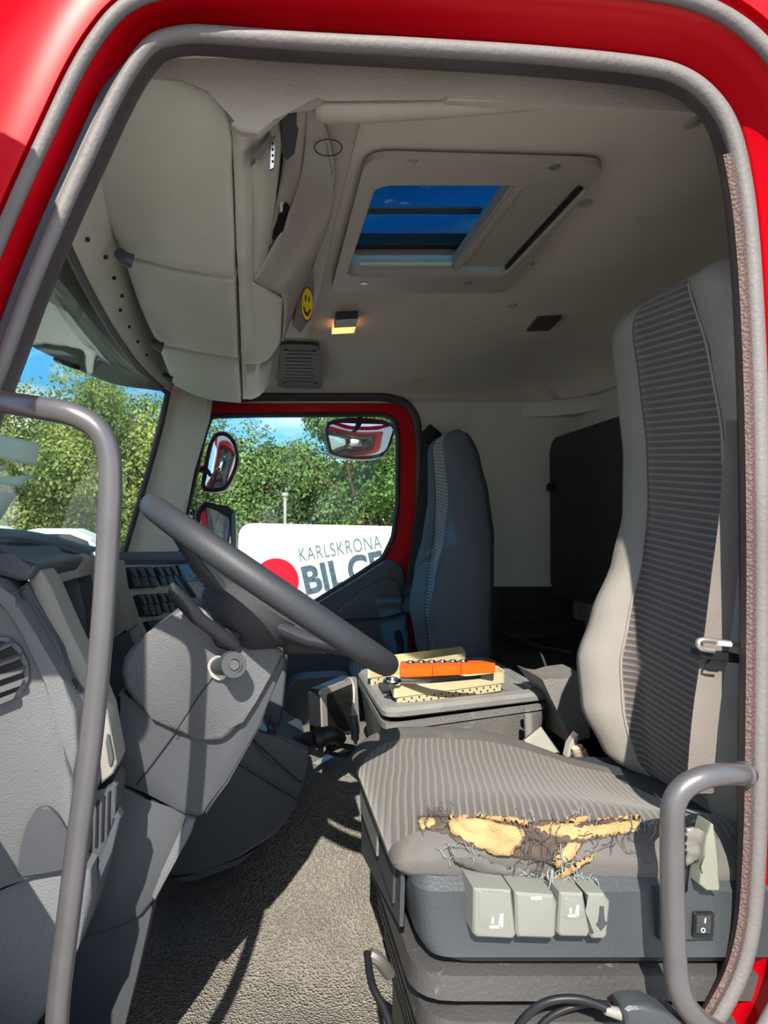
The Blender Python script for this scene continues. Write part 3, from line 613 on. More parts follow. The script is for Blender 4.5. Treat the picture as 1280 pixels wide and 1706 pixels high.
# radio and recorder slots, seen edge-on
for k, (pts, lb) in enumerate([([(470,190,1.04),(489,178,1.03),(479,250,1.14),(466,262,1.16)], 'upper black radio set in the roof console beside the metal bracket'),
                         ([(462,272,1.20),(470,275,1.20),(466,330,1.27),(472,340,1.28),(462,380,1.32),(450,402,1.34),(455,340,1.28)], 'lower black radio set in the roof console with a white button')]):
    t = thing('radio', lb, 'radio', P(*pts[0]), 'radios in the roof console')
    extr('radio_face', [P(*p)+Vector((0, -.02, 0)) for p in pts], (.012, .03, .0), 'black', t, .001)
    if k: bm = nb(); box(bm, P(466,350,1.26), P(471,333,1.27), .001); finish('button', bm, 'white', t)
t = thing('metal_bracket', 'small bent metal bracket screwed to the roof console beside the largest locker', 'bracket', P(435,260,1.0))
bm = nb()
prism(bm, [P(*p) for p in [(417,258,1.03),(421,252,1.03),(431,256,1.03),(447,236,1.05),(452,226,1.06),(452,245,1.06),(447,256,1.05),(433,276,1.03),(423,270,1.03),(417,281,1.03)]], (0, -.012, 0), .0015); finish('bent_plate', bm, 'steel', t)
bm = nb(); prism(bm, [P(*p) for p in [(452,232,1.05),(459,228,1.05),(456,282,1.06),(450,286,1.06)]], (0, -.006, 0), .001)
finish('perforated_plate', bm, 'chrome', t)
for y in (240,250,260,270): bm = nb(); disc(bm, P(454.5, y, 1.035), (0, -1, 0), .0015, .003, 8); finish('hole', bm, 'black', t)
# flap with the round smiling face sticker
q = [P(488,545,1.80), P(500,480,1.72), P(522,440,1.68), P(524,480,1.78), P(520,530,1.86), P(500,556,1.9)]
extr('console_flap', q, (.0, .02, .02), 'console', rc, .003)
st = thing('face_sticker', 'round yellow smiling face sticker on the roof console flap', 'sticker', P(512,507,1.73))
c = P(512,507,1.68); Mx = Matrix.Translation(c) @ Matrix(((.36, 0, 0, 0), (0, 0, -1, 0), (0, 1, 0, 0), (0, 0, 0, 1))) @ Matrix.Rotation(-.15, 4, 'Z')
def stick(name, prs, m, off, th=.001):
    bm = nb(); prism(bm, [Vector((x, y, off)) for x, y in prs], (0, 0, th)); bmesh.ops.transform(bm, matrix=Mx, verts=bm.verts); finish(name, bm, m, st)
circ = lambda r, cx=0, cy=0, sx=1, n=28: [(cx+math.cos(2*math.pi*k/n)*r*sx, cy+math.sin(2*math.pi*k/n)*r) for k in range(n)]
stick('black_edge', circ(.040), 'black', 0); stick('yellow_face', circ(.037), 'yellow', .001)
stick('eye', circ(.008, -.012, .012, .6, 14), 'black', .002); stick('eye', circ(.008, .010, .012, .6, 14), 'black', .002)
mo = [(.026*math.cos(a), .026*math.sin(a)-.002) for a in [math.pi*(1.08+.84*k/12) for k in range(13)]]+[(.016*math.cos(a), .014*math.sin(a)-.006) for a in [math.pi*(1.92-.84*k/12) for k in range(13)]]
stick('mouth', mo, 'black', .002); stick('tongue', circ(.007, .010, -.022, 1, 14), 'redprint', .0025)
# ================================================================== SEATS
M['str_back'] = stripe_mat('ribbed_backrest_cloth', (0.085, 0.075, 0.075), (0.17, 0.152, 0.148), 'Z', 0.0112, .3, diag=(0, -.10, 0))
M['str_cush'] = stripe_mat('ribbed_cushion_cloth', (0.085, 0.076, 0.070), (0.155, 0.140, 0.128), 'X', 0.0105, .25, warp=.012, diag=(0, -.22, 0))
M['str_pass'] = stripe_mat('ribbed_slate_cloth', (0.09, 0.10, 0.11), (0.21, 0.235, 0.24), 'Z', 0.0115, .35, diag=(0, -.12, 0))
def interp(tab, z):
    if z <= tab[0][0]: return tab[0][1:]
    for a, b in zip(tab, tab[1:]):
        if z <= b[0]:
            t = (z-a[0])/(b[0]-a[0]); t = t*t*(3-2*t)*.5+t*.5; return [p+(q-p)*t for p, q in zip(a[1:], b[1:])]
    return tab[-1][1:]
def backrest(tab, yc, name, parent, mats, zlo, zhi, dx=0, tilt=0, nrow=70):
    """tab rows: z, X of the centre panel, bolster bulge near, bolster bulge far, half width near, half width far, thickness"""
    bm = nb(); rows = []; U = [-1, -.97, -.90, -.80, -.68, -.56, -.50, -.44, -.3, -.1, .1, .3, .44, .50, .56, .68, .80, .90, .97, 1]
    zs = [zlo+(zhi-zlo)*(.5-.5*math.cos(math.pi*i/nrow)) for i in range(nrow+1)]
    for z in zs:
        X, bn_, bf, wn, wf, T = interp(tab, z); sec = []
        e = 1.0
        for lim in (zhi, zlo):
            k = abs(z-lim)/.055
            if k < 1: e = min(e, math.sqrt(max(0, 1-(1-k)**2)))
        e = max(e, .03)
        for u in U:
            a = abs(u); B = bn_ if u < 0 else bf; w = wn if u < 0 else wf
            bul = B*math.sin(math.pi*min(1, max(0, (a-.46)/.54)))**.8 if a > .46 else 0
            rnd = .055*(1-math.sqrt(max(0, 1-max(0, (a-.82)/.18)**2)))
            groove = -.006 if abs(a-.5) < .01 else 0
            x = X-(bul+groove)+rnd; xb = X+T*.5
            sec.append(W(xb+(x-xb)*e+dx, yc+u*w*(1-.10*(1-e)), z))
        for u in (1.0, .97, .85, .5, 0, -.5, -.85, -.97, -1.0):
            w = wn if u < 0 else wf; x = X+T-.04*(abs(u)**6); xb = X+T*.5
            sec.append(W(xb+(x-xb)*e+dx, yc+u*w*(1-.10*(1-e)), z))
        rows.append(sec)
    if tilt:
        for s in rows:
            for v in s: v.x += (v.z-ZC-zlo)*tilt
    vs = [[bm.verts.new(p) for p in s] for s in rows]; n = len(vs[0]); pan = bmesh.new()
    for a, b in zip(vs, vs[1:]):
        for i in range(n):
            f = bm.faces.new([a[i], a[(i+1) % n], b[(i+1) % n], b[i]])
            f.material_index = 1 if 6 <= i <= 12 else 0
    bm.faces.new(vs[0][::-1]); bm.faces.new(vs[-1])
    o = finish(name, bm, mats, parent, 60)
    # piping along the two seams, a part of its own
    for i in (6, 13):
        bm2 = nb(); tube(bm2, [rows[k][i]+Vector((-.003, 0, 0)) for k in range(3, nrow-2, 3)], .0022, 6, 2); finish('seam_piping', bm2, mats[0], o)
    return o
BT = [(-.47, .675, .012, .010, .20, .17, .10), (-.41, .665, .030, .045, .215, .20, .12), (-.33, .655, .045, .072, .222, .215, .13), (-.24, .652, .045, .075, .225, .222, .13),
      (-.16, .660, .035, .055, .225, .222, .13), (-.06, .672, .020, .028, .225, .215, .13), (.03, .676, .012, .012, .225, .21, .13), (.14, .670, .008, .005, .222, .205, .13),
      (.26, .655, .006, .004, .205, .200, .12), (.33, .642, .004, .003, .18, .19, .11), (.385, .630, .003, .003, .145, .17, .09)]
ds = thing('driver_seat', 'grey suspended driver seat with torn cushion showing yellow foam', 'seat', W(.45, 1.15, -.93))
backrest(BT, 1.165, 'backrest', ds, ['cloth', 'str_back'], -.455, .392)
# cushion: rows run from the front edge (low X) to the back, section runs round near side, top, far side, underside
def cushion(name, parent, mats, x0, x1, yn, yf, ztop, zbot, near_drop=.0, dx=0):
    bm = nb(); rows = []; nx = 46
    V = [-1, -.99, -.97, -.93, -.86, -.76, -.64, -.5, -.3, -.1, .1, .3, .5, .62, .74, .85, .93, .98, 1]
    for i in range(nx+1):
        s = i/nx; s2 = .5-.5*math.cos(math.pi*s); x = x0+(x1-x0)*s2; k = min(1, (x-x0)/.10); e = math.sqrt(max(0.0009, 1-(1-k)**2))
        k2 = min(1, (x1-x)/.05); e = min(e, math.sqrt(max(.0009, 1-(1-k2)**2)))
        yc = (yn+yf)/2; hw = (yf-yn)/2*(.90+.10*e) - .012*max(0, 1-s*6)
        zt0 = ztop-.022*s2+.012*math.sin(math.pi*min(1, s2*1.3)); sec = []; drop = .055*smooth(.42, 1.0, s2)
        for v in V:
            zt = zt0-drop*max(0, (v+.6)/1.6)
            a = abs(v); side = 1-math.sqrt(max(0, 1-max(0, (a-.70)/.30)**2)); crown = .010*math.cos(a*math.pi*.5) - (.012 if .45 < a < .55 else 0)*0
            dip = -.016*(1-min(1, a/.62)**2)*min(1, s2*2)
            z = zt+dip-(.058)*side; zm = zt-.06; z = zm+(z-zm)*e if z > zm else z
            bulge = .010*math.sin(math.pi*side) if a > .7 else 0
            sec.append(W(x+dx, yc+v*hw+(bulge if v > 0 else -bulge), z))
        for v in (1.0, .97, .8, .3, -.3, -.8, -.97, -1.0):
            zt = zt0-drop*max(0, (v+.6)/1.6)
            z = zbot+(zt-.06-zbot)*(.9 if abs(v) == 1 else .35 if abs(v) > .96 else 0); z = zt-.062+(z-zt+.062)*max(e, .1)
            sec.append(W(x+dx, yc+v*hw, z))
        rows.append(sec)
    vs = [[bm.verts.new(p) for p in s] for s in rows]; n = len(vs[0])
    for a, b in zip(vs, vs[1:]):
        for i in range(n):
            f = bm.faces.new([a[i], a[(i+1) % n], b[(i+1) % n], b[i]]); f.material_index = 1 if 4 <= i <= 11 else 0
    bm.faces.new(vs[0][::-1]); bm.faces.new(vs[-1]); return finish(name, bm, mats, parent, 70)
cu = cushion('cushion', ds, ['clothc', 'str_cush'], .165, .665, .895, 1.395, -.372, -.458)
dg = bpy.context.evaluated_depsgraph_get()
def bvh_of(o):
    me = o.data; off = ORG[o.name]; return BVHTree.FromPolygons([v.co+off for v in me.vertices], [p.vertices[:] for p in me.polygons])
BV = bvh_of(cu)
def proj(px, py, lift=.002, bv=None, dflt=.9):
    o = Vector((0, 0, ZC)); dr = P(px, py, 1)-o; dr.normalize(); h = (bv or BV).ray_cast(o, dr)
    if h[0] is None: return P(px, py, dflt)
    nn = h[1] if h[1].dot(dr) < 0 else -h[1]; return h[0]+nn*lift
def inpoly(x, y, pl):
    c = False; j = len(pl)-1
    for i in range(len(pl)):
        xi, yi = pl[i]; xj, yj = pl[j]
        if (yi > y) != (yj > y) and x < (xj-xi)*(y-yi)/(yj-yi)+xi: c = not c
        j = i
    return c
def edge_dist(x, y, pl):
    m = 1e9
    for i in range(len(pl)):
        a = Vector(pl[i-1]); b = Vector(pl[i]); p = Vector((x, y)); ab = b-a; t = max(0, min(1, (p-a).dot(ab)/max(ab.length_squared, 1e-9))); m = min(m, (a+ab*t-p).length)
    return m
def tornpatch(name, pl, m, parent, step=4, lift=.003, puff=.004, rough=.0015, seed=0, bv=None):
    bm = nb(); xs = [p[0] for p in pl]; ys = [p[1] for p in pl]; g = {}
    nx = int((max(xs)-min(xs))/step)+2; ny = int((max(ys)-min(ys))/step)+2
    for i in range(nx):
        for j in range(ny):
            x = min(xs)+i*step+noise.noise(Vector((i*.9, j*.9, seed)))*step*.7; y = min(ys)+j*step+noise.noise(Vector((i*.9, j*.9, seed+9)))*step*.7
            if inpoly(x, y, pl):
                e = min(1, edge_dist(x, y, pl)/9); l = lift+puff*math.sqrt(e)*(0.6+.6*noise.noise(Vector((x*.03, y*.06, seed))))+rough*noise.noise(Vector((x*.25, y*.25, seed)))
                if e < .25: l *= .5
                g[i, j] = bm.verts.new(proj(x, y, l, bv))
    for (i, j) in list(g):
        q = [(i, j), (i+1, j), (i+1, j+1), (i, j+1)]; f = [g[k] for k in q if k in g]
        if len(f) >= 3: bm.faces.new(f)
    for v in [v for v in bm.verts if not v.link_faces]: bm.verts.remove(v)
    return finish(name, bm, m, parent, 80, solid=.003)
M['hollow'] = mat('torn_backing', (0.075, 0.055, 0.042), 0.95, bump=0.8, bscale=120, var=0.3, vscale=60)
tp = [
 ('foam_hollow', [(690,1368),(700,1358),(740,1360),(790,1364),(840,1364),(880,1372),(900,1368),(960,1366),(1020,1368),(1062,1366),(1070,1376),(1050,1390),(1010,1398),(975,1404),(960,1425),(945,1434),(925,1444),(905,1436),(870,1432),(845,1426),(800,1418),(765,1408),(745,1392),(715,1385)], 'hollow', .001, .000),
 ('seat_foam', [(694,1370),(704,1362),(722,1362),(728,1374),(716,1384),(700,1384)], 'foam', .002, .004),
 ('seat_foam', [(744,1372),(760,1364),(800,1368),(850,1378),(874,1386),(876,1398),(864,1412),(848,1426),(826,1426),(800,1416),(772,1404),(750,1390)], 'foam', .002, .010),
 ('seat_foam', [(884,1378),(920,1374),(960,1372),(1010,1374),(1050,1368),(1070,1372),(1064,1386),(1035,1392),(1000,1398),(960,1402),(930,1396),(900,1390)], 'foam', .002, .007),
 ('seat_foam', [(918,1428),(930,1412),(952,1404),(968,1408),(962,1420),(942,1436),(924,1440)], 'foam', .006, .010),
 ('brown_felt', [(745,1366),(800,1364),(850,1366),(882,1374),(878,1384),(850,1376),(800,1370),(750,1372)], 'foam2', .008, .003),
 ('brown_felt', [(890,1376),(960,1368),(1030,1366),(1066,1364),(1068,1370),(1000,1373),(940,1378)], 'foam2', .008, .003),
 ('torn_cloth_flap', [(745,1412),(765,1412),(800,1424),(835,1438),(880,1446),(915,1452),(905,1462),(860,1462),(800,1452),(755,1435)], 'clothc', .002, .006),
 ('brown_felt', [(905,1456),(925,1446),(950,1436),(975,1424),(992,1420),(985,1432),(955,1446),(940,1456),(920,1464)], 'foam2', .006, .005),
 ('brown_felt', [(935,1456),(955,1454),(985,1470),(982,1478),(965,1474),(950,1478),(938,1472)], 'foam2', .010, .005),
]
for k, (nm, pl, m, lf, pf) in enumerate(tp): tornpatch(nm, pl, m, cu, 3.5, lf, pf, .001 if m != 'thread_d' else 0, k*3.1)
# the slot above the right foam piece
tornpatch('foam_slit', [(950,1380),(990,1376),(1035,1372),(1045,1376),(1000,1382),(960,1385)], 'thread_d', cu, 2.5, .0115, .001, 0, 4)
def threads(name, n, box_, m, ln, seed, lift=.012):
    rnd = random.Random(seed); bm = nb()
    for _ in range(n):
        x, y = rnd.uniform(box_[0], box_[2]), rnd.uniform(box_[1], box_[3]); a = rnd.uniform(0, 6.28); pts = []
        for s in range(6):
            pts.append(proj(x, y, lift+rnd.uniform(-.004, .006))); a += rnd.uniform(-.8, .8); x += math.cos(a)*ln/6; y += math.sin(a)*ln/6
        tube(bm, pts, .00045, 4, 2)
    o = finish(name, bm, m, cu); o['kind'] = 'stuff'
threads('frayed_thread', 30, (860,1385,930,1430), 'thread_d', 42, 1); threads('frayed_thread', 22, (905,1425,990,1455), 'thread_b', 22, 2)
threads('frayed_thread', 16, (700,1360,770,1380), 'thread_d', 30, 3, .006); threads('frayed_thread', 10, (740,1405,790,1425), 'thread_b', 24, 4, .006)
threads('frayed_thread', 12, (1050,1368,1088,1390), 'thread_b', 18, 5, .006); threads('frayed_thread', 10, (780,1366,1050,1374), 'thread_b', 16, 6, .008)
threads('frayed_thread', 14, (960,1395,1060,1430), 'thread_d', 50, 7, .006); threads('frayed_thread', 10, (860,1440,935,1462), 'thread_b', 26, 8, .008)
bm = nb(); c = P(918, 1450, .885)
tube(bm, [P(920,1448,.88), P(917,1470,.875), P(912,1490,.875)], .0007, 5, 3); tube(bm, [P(922,1450,.88), P(920,1475,.875), P(922,1488,.875), P(914,1492,.875)], .0007, 5, 3); tube(bm, [P(912,1490,.875), P(909,1512,.872), P(915,1512,.872)], .0005, 5, 3)
o = finish('hanging_thread', bm, 'thread_b', cu); o['kind'] = 'stuff'
# seat base
BZ = [W(.18, 0, 0)]
def ring4(x0, x1, y0, y1, z, r=.03, seg=5): return roundpoly([W(x0, y0, z), W(x1, y0, z), W(x1, y1, z), W(x0, y1, z)], r, seg)
bm = nb()
loft(bm, [ring4(.19, .685, .895, 1.36, -.432), ring4(.185, .69, .882, 1.365, -.445), ring4(.19, .69, .876, 1.36, -.505), ring4(.20, .69, .873, 1.36, -.520), ring4(.225, .67, .885, 1.34, -.532)])
finish('seat_base', bm, 'base', ds, 30)
slab('base_side_panel', [(1100,1488),(1142,1486),(1150,1495),(1146,1440),(1180,1380),(1186,1382),(1172,1440),(1176,1478),(1192,1492),(1194,1566),(1100,1568)], .868, .03, 'base', ds, .004)
sw = slab('rocker_switch', [(1157,1521),(1191,1521),(1189,1563),(1155,1562)], .864, .01, 'black', ds, .002, r=.002)
slab('rocker', [(1162,1527),(1186,1527),(1185,1557),(1161,1556)], .860, .006, 'blackm', sw, .002)
slab('on_mark', [(1175,1530),(1177,1530),(1176,1538),(1174,1538)], .8595, .001, 'print', sw, 0)
bm = nb(); cc = P(1172,1550,.8593); tube(bm, [cc+Vector((math.cos(a)*.0022, 0, math.sin(a)*.0026)) for a in [2*math.pi*k/12 for k in range(12)]], .0005, 5, 0, closed=True); finish('off_mark', bm, 'print', sw)
def sticon(px, py, par, d, s=1.0):
    """tiny seat symbol printed on a lever"""
    for pts in ([(-10, 8), (8, 8), (8, 12), (-10, 12)], [(8, -12), (13, -12), (12, 10), (5, 10)], [(-6, -6), (-3, -6), (-3, 4), (-7, 4)]):
        slab('seat_symbol', [(px+x*s, py+y*s) for x, y in pts], d, .0008, 'print', par, 0)
lv = [slab('lever', [(789,1480),(853,1484),(862,1558),(856,1566),(795,1563),(788,1556)], .848, .05, 'lever', ds, .006),
      slab('lever', [(858,1487),(924,1492),(930,1505),(928,1560),(922,1566),(864,1564),(860,1555)], .846, .05, 'lever', ds, .009),
      slab('lever', [(933,1487),(973,1489),(985,1553),(980,1563),(935,1562),(928,1554)], .850, .05, 'lever', ds, .006),
      slab('lever', [(976,1488),(1008,1489),(1018,1503),(1013,1560),(1008,1566),(988,1566),(982,1558),(984,1518)], .850, .05, 'lever', ds, .006)]
slab('lever_recess', [(797,1484),(845,1487),(852,1545),(799,1545)], .8475, .003, 'lever', lv[0], .0015, r=.004); sticon(826,1535, lv[0], .8465)
slab('lever_recess', [(940,1495),(970,1496),(976,1530),(940,1532)], .8495, .003, 'lever', lv[2], .0015, r=.004); sticon(955,1518, lv[2], .8487, .8)
slab('finger_slot', [(1000,1510),(1007,1510),(1007,1535),(1013,1538),(1002,1552),(993,1540),(998,1536)], .8492, .002, 'base', lv[3], .001)
slab('seat_symbol', [(885,1495),(902,1494),(903,1499),(886,1499)], .8455, .0006, 'print', lv[1], 0)
o = slab('backrest_lever', [(1184,1372),(1190,1374),(1194,1420),(1196,1450),(1201,1478),(1198,1485),(1178,1484),(1166,1474),(1168,1455),(1172,1445),(1172,1425),(1178,1395)], .85, .025, 'leverpale', ds, .005)
# bellows: stacked collars down to the floor
bm = nb(); z = -.534; secs = []
for k in range(5):
    g_ = .012*k
    secs += [ring4(.225+g_, .645-g_, .925, 1.31, z, .04), ring4(.185+g_, .672-g_, .878, 1.35, z-.012, .05), ring4(.182+g_, .674-g_, .874, 1.352, z-.040, .05), ring4(.215+g_, .650-g_, .915, 1.32, z-.050, .04)]
    z -= .056
loft(bm, secs); finish('bellows', bm, 'bellows', ds, 30)
bm = nb(); box(bm, W(.23, .92, -.945), W(.64, 1.30, -.80), .01); finish('seat_foot', bm, 'black', ds)
# dark side covers on the left flank of the base
extr('base_flank', [W(.183, .93, -.44), W(.186, 1.34, -.44), W(.186, 1.33, -.60), W(.183, .94, -.52)], (-.006, 0, 0), 'dash2', ds, .002)
for a_, b_ in ((.96, 1.08), (1.10, 1.30)):
    extr('flank_plate', [W(.177, a_, -.448), W(.177, b_, -.448), W(.177, b_-.01, -.505), W(.177, a_+.01, -.505)], (-.004, 0, 0), 'lever' if a_ > 1 else 'dash2', ds, .001)
# height lever in front of the base, at the floor
bm = nb(); tube(bm, [P(612,1588,1.03), P(620,1640,.98), P(640,1680,.95), P(652,1712,.93)], .0055, 10, 5); finish('slide_bar', bm, 'black', ds)
bm = nb(); tube(bm, [P(616,1590,1.03), P(632,1600,1.03), P(648,1622,1.04)], .010, 10, 4); finish('slide_catch', bm, 'steel', ds)

# passenger seat
BTP = [(-.56, .60, .010, .010, .19, .19, .12), (-.40, .585, .045, .045, .215, .215, .14), (-.28, .578, .06, .06, .22, .22, .145), (-.15, .588, .05, .05, .22, .22, .14), (-.02, .600, .03, .03, .215, .215, .13),
       (.10, .600, .015, .015, .195, .195, .12), (.22, .590, .01, .01, .165, .165, .11), (.30, .580, .006, .006, .14, .14, .10), (.318, .578, .006, .006, .12, .12, .09)]
ps = thing('passenger_seat', 'slate grey passenger seat behind the storage box, by the passenger door', 'seat', W(.45, 2.42, -.93))
backrest(BTP, 2.42, 'backrest', ps, ['clothblue', 'str_pass'], -.50, .318)
cushion('cushion', ps, ['clothblue', 'str_pass'], .30, .62, 2.23, 2.62, -.44, -.53)
bm = nb(); loft(bm, [ring4(.34, .60, 2.25, 2.60, -.53), ring4(.33, .60, 2.24, 2.60, -.60), ring4(.36, .56, 2.28, 2.56, -.93)]); finish('seat_base', bm, 'black', ps)

# seat belts
def strap(name, path, w, wdir, m, parent, th=.0012, n=6):
    path = cr_spline(path, n); bm = nb(); wd = Vector(wdir).normalized()*w/2; nn = Vector((0, -th, 0))
    loft(bm, [[p-wd, p+wd, p+wd-nn, p-wd-nn] for p in path]); return finish(name, bm, m, parent, 30)
bt = thing('seat_belt', 'taupe seat belt hanging beside the driver backrest with its buckle tongue', 'seat belt', P(1190,1300,.925))
strap('webbing', [P(1232,700,.93), P(1222,850,.93), P(1208,960,.928), P(1196,1060,.925), P(1178,1180,.925), P(1168,1290,.925), P(1168,1322,.93)], .034, (1, 0, 0), 'belt', bt)
bk = extr('belt_guide', [P(*p) for p in [(1168,1083,.905),(1232,1090,.905),(1234,1106,.905),(1172,1098,.905),(1166,1092,.905)]], (0, .02, 0), 'black', bt, .002)
bm = nb(); tube(bm, [P(1234,1074,.90), P(1205,1070,.90), P(1172,1066,.90), P(1164,1070,.90), P(1168,1080,.90), P(1190,1084,.90)], .0035, 8, 4); finish('wire_loop', bm, 'steel', bt)
bm = nb(); tube(bm, [P(1196,1072,.897), P(1218,1074,.897)], .0032, 8, 2); finish('loop_sleeve', bm, 'white', bt)
bm = nb(); tube(bm, [P(1184,1098,.915), P(1174,1114,.915), P(1196,1118,.915)], .0016, 6, 3); finish('clip', bm, 'black', bt)
bt = thing('seat_belt', 'black seat belt hanging between the passenger door and passenger seat', 'seat belt', P(700,960,2.78))
strap('webbing', [P(720,735,2.78), P(712,800,2.77), P(700,880,2.75), P(690,960,2.72), P(686,1020,2.70)], .055, (1, 0, 0), 'beltblk', bt)
strap('webbing', [P(722,735,2.80), P(722,830,2.80), P(715,930,2.80), P(708,1000,2.80)], .03, (1, 0, 0), 'beltblk', bt)
slab('belt_anchor', [(718,706),(737,722),(735,734),(712,738),(703,730),(704,722)], 2.76, .05, 'black', bt, .006)

# crumpled film behind the right handle
bag = tornpatch('crumpled_cover', [(1136,1372),(1160,1372),(1174,1380),(1172,1410),(1166,1432),(1150,1440),(1138,1446)], 'bag', None, 5, .0015, .004, .0015, 5, BVHTree.FromPolygons([P(1100,1340,.862), P(1200,1340,.862), P(1200,1470,.862), P(1100,1470,.862)], [(0, 1, 2, 3)]))
tag(bag, 'crumpled grey film hanging on the seat side beside the grab handle', 'plastic film')

# ================================================================== GRAB HANDLES
def handle(label, pts, r):
    t = thing('grab_handle', label, 'grab handle', P(*pts[-1])); bm = nb(); tube(bm, [P(*p) for p in pts], r, 20, 8); finish('bar', bm, 'metalbar', t, 60); return t
h1 = handle('long grey tubular grab handle in front of the dashboard, left of the steering wheel', [(-6,666,.84),(10,671,.82),(60,679,.79),(118,690,.775),(160,713,.772),(180,752,.772),(184,810,.772),(180,900,.772),(170,1050,.772),(152,1230,.772),(130,1400,.772),(110,1560,.772),(98,1660,.775),(90,1760,.79),(70,1830,.83)], .0128)
h2 = handle('short grey grab handle beside the driver seat, at the rear of the door opening', [(1244,1290,.85),(1232,1290,.83),(1205,1290,.815),(1170,1296,.81),(1138,1314,.81),(1122,1345,.81),(1120,1400,.81),(1121,1500,.81),(1124,1590,.81),(1132,1650,.81),(1155,1690,.815),(1200,1722,.84),(1235,1735,.87)], .0125)
bm = nb(); disc(bm, P(1236,1290,.838), (1, .2, 0), .0145, .006, 18); finish('end_flange', bm, 'metalbar', h2)

# ================================================================== STEERING WHEEL
swl = thing('steering_wheel', 'large dark steering wheel seen almost edge on above the column', 'steering wheel', P(448,985,1.15))
cw = P(447,972,1.15); ax = Vector((405, 0, -272)).normalized(); nw = Vector((.557, 0, .83)).normalized()   # ax lies in the wheel plane
nw = Vector((-ax.z, 0, ax.x)); nw = nw if nw.z > 0 else -nw; Yv = Vector((0, 1, 0)); R = .222
rm = Matrix.Rotation(math.radians(-2.2), 3, ax); Yv = rm @ Yv; nw = rm @ nw
bm = nb(); tube(bm, [cw+(ax*math.cos(a)+Yv*math.sin(a))*R for a in [2*math.pi*k/64 for k in range(64)]], .0185, 16, 0, closed=True); finish('rim', bm, 'wheel', swl, 60)
for a in (.55, -.55, math.pi-.45, math.pi+.45):
    d_ = ax*math.cos(a)+Yv*math.sin(a); s_ = nw.cross(d_); secs = []
    for t_, w_, h_, dz in ((.99, .018, .008, 0), (.8, .022, .010, -.012), (.55, .030, .012, -.035), (.25, .036, .014, -.050)):
        c = cw+d_*R*t_+nw*dz; secs.append([c+s_*w_*x+nw*h_*y for x, y in [(math.cos(b), math.sin(b)) for b in [2*math.pi*k/12 for k in range(12)]]])
    bm = nb(); loft(bm, secs); finish('spoke', bm, 'wheel', swl, 60)
bm = nb(); secs = []
for h, r in ((-.034, .055), (-.030, .072), (-.045, .082), (-.075, .078), (-.10, .055)):
    secs.append([cw+nw*h+(ax*math.cos(b)+Yv*math.sin(b))*r for b in [2*math.pi*k/28 for k in range(28)]])
loft(bm, secs); finish('hub', bm, 'blackm', swl, 40)

# ================================================================== STEERING COLUMN
co = thing('steering_column', 'charcoal steering column shroud under the wheel with stalk and round knob', 'steering column', P(330,1360,1.15))
slab('upper_shroud', [(201,1120),(206,1098),(216,1082),(244,1055),(275,1033),(300,1014),(345,1012),(400,1040),(472,1082),(474,1092),(460,1110),(427,1169),(405,1203),(386,1224),(372,1234),(357,1238),(325,1232),(292,1222),(252,1197),(222,1170),(206,1145)], 1.10, .17, 'shroud', co, .016, sm=0, ang=50)
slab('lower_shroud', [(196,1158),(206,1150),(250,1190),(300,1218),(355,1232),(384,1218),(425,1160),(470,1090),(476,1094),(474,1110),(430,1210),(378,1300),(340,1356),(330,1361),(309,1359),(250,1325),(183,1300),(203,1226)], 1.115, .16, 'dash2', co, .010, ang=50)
slab('column_flank', [(440,1092),(466,1080),(474,1090),(476,1096),(434,1208),(380,1304),(345,1358),(320,1330),(380,1220)], 1.118, .18, 'dash2', co, .004)
bm = nb(); tube(bm, [P(335,1155,1.098), P(290,1223,1.10)], .0008, 6, 2); tube(bm, [P(400,1068,1.098), P(335,1155,1.098)], .0007, 6, 2); tube(bm, [P(292,1222,1.112), P(228,1308,1.113)], .0009, 6, 2); o = finish('mould_line', bm, 'black', co)
kb = P(386,1106,1.06); kd = Vector((.25, -1, .1)).normalized()
bm = nb(); tube(bm, [P(352,1110,1.12), P(368,1110,1.09), kb], (.012, .0155), 16, 3); k_ = finish('ignition_barrel', bm, 'dash2', co)
bm = nb(); disc(bm, kb, kd, .0195, .018, 28, .0185); finish('knob', bm, 'dash2', k_, 30)
bm = nb(); tube(bm, [kb+kd*.018+(Vector((1, 0, 0))*math.cos(a)+Vector((0, 0, 1))*math.sin(a))*.0105 for a in [2*math.pi*k/24 for k in range(24)]], .0016, 6, 0, closed=True); finish('knob_ring', bm, 'metalbar', k_)
bm = nb(); disc(bm, kb+kd*.016, kd, .0085, .006, 24, .007); finish('knob_button', bm, 'metalbar', k_)
slab('barrel_collar', [(345,1110),(350,1098),(362,1092),(378,1094),(384,1112),(378,1130),(365,1134),(352,1128)], 1.092, .02, 'silver', co, .004, r=.004)
bm = nb(); secs = []
for x, y, r in ((286,972,.004), (290,985,.010), (305,1002,.012), (330,1030,.011), (360,1052,.011), (380,1068,.012), (392,1078,.009)):
    c = P(x, y, 1.04+.0002*(x-286)); secs.append([c+Vector((math.cos(a)*r*.9, math.sin(a)*r*.55, math.cos(a)*r*.5+math.sin(a)*r*.2)) for a in [2*math.pi*k/12 for k in range(12)]])
loft(bm, secs); finish('indicator_stalk', bm, 'black', co)
slab('stalk_gaiter', [(352,1062),(378,1045),(405,1055),(398,1070),(382,1086),(360,1078)], 1.075, .05, 'black', co, .006)
bm = nb(); tube(bm, [P(300,968,1.5), P(312,985,1.45), P(330,1010,1.4)], (.013, .009), 10, 4); finish('wiper_stalk', bm, 'black', co)
slab('column_top_cover', [(345,1012),(355,985),(375,965),(430,990),(480,1030),(540,1065),(560,1086),(540,1090),(475,1092),(400,1045)], 1.13, .12, 'blackm', co, .01)
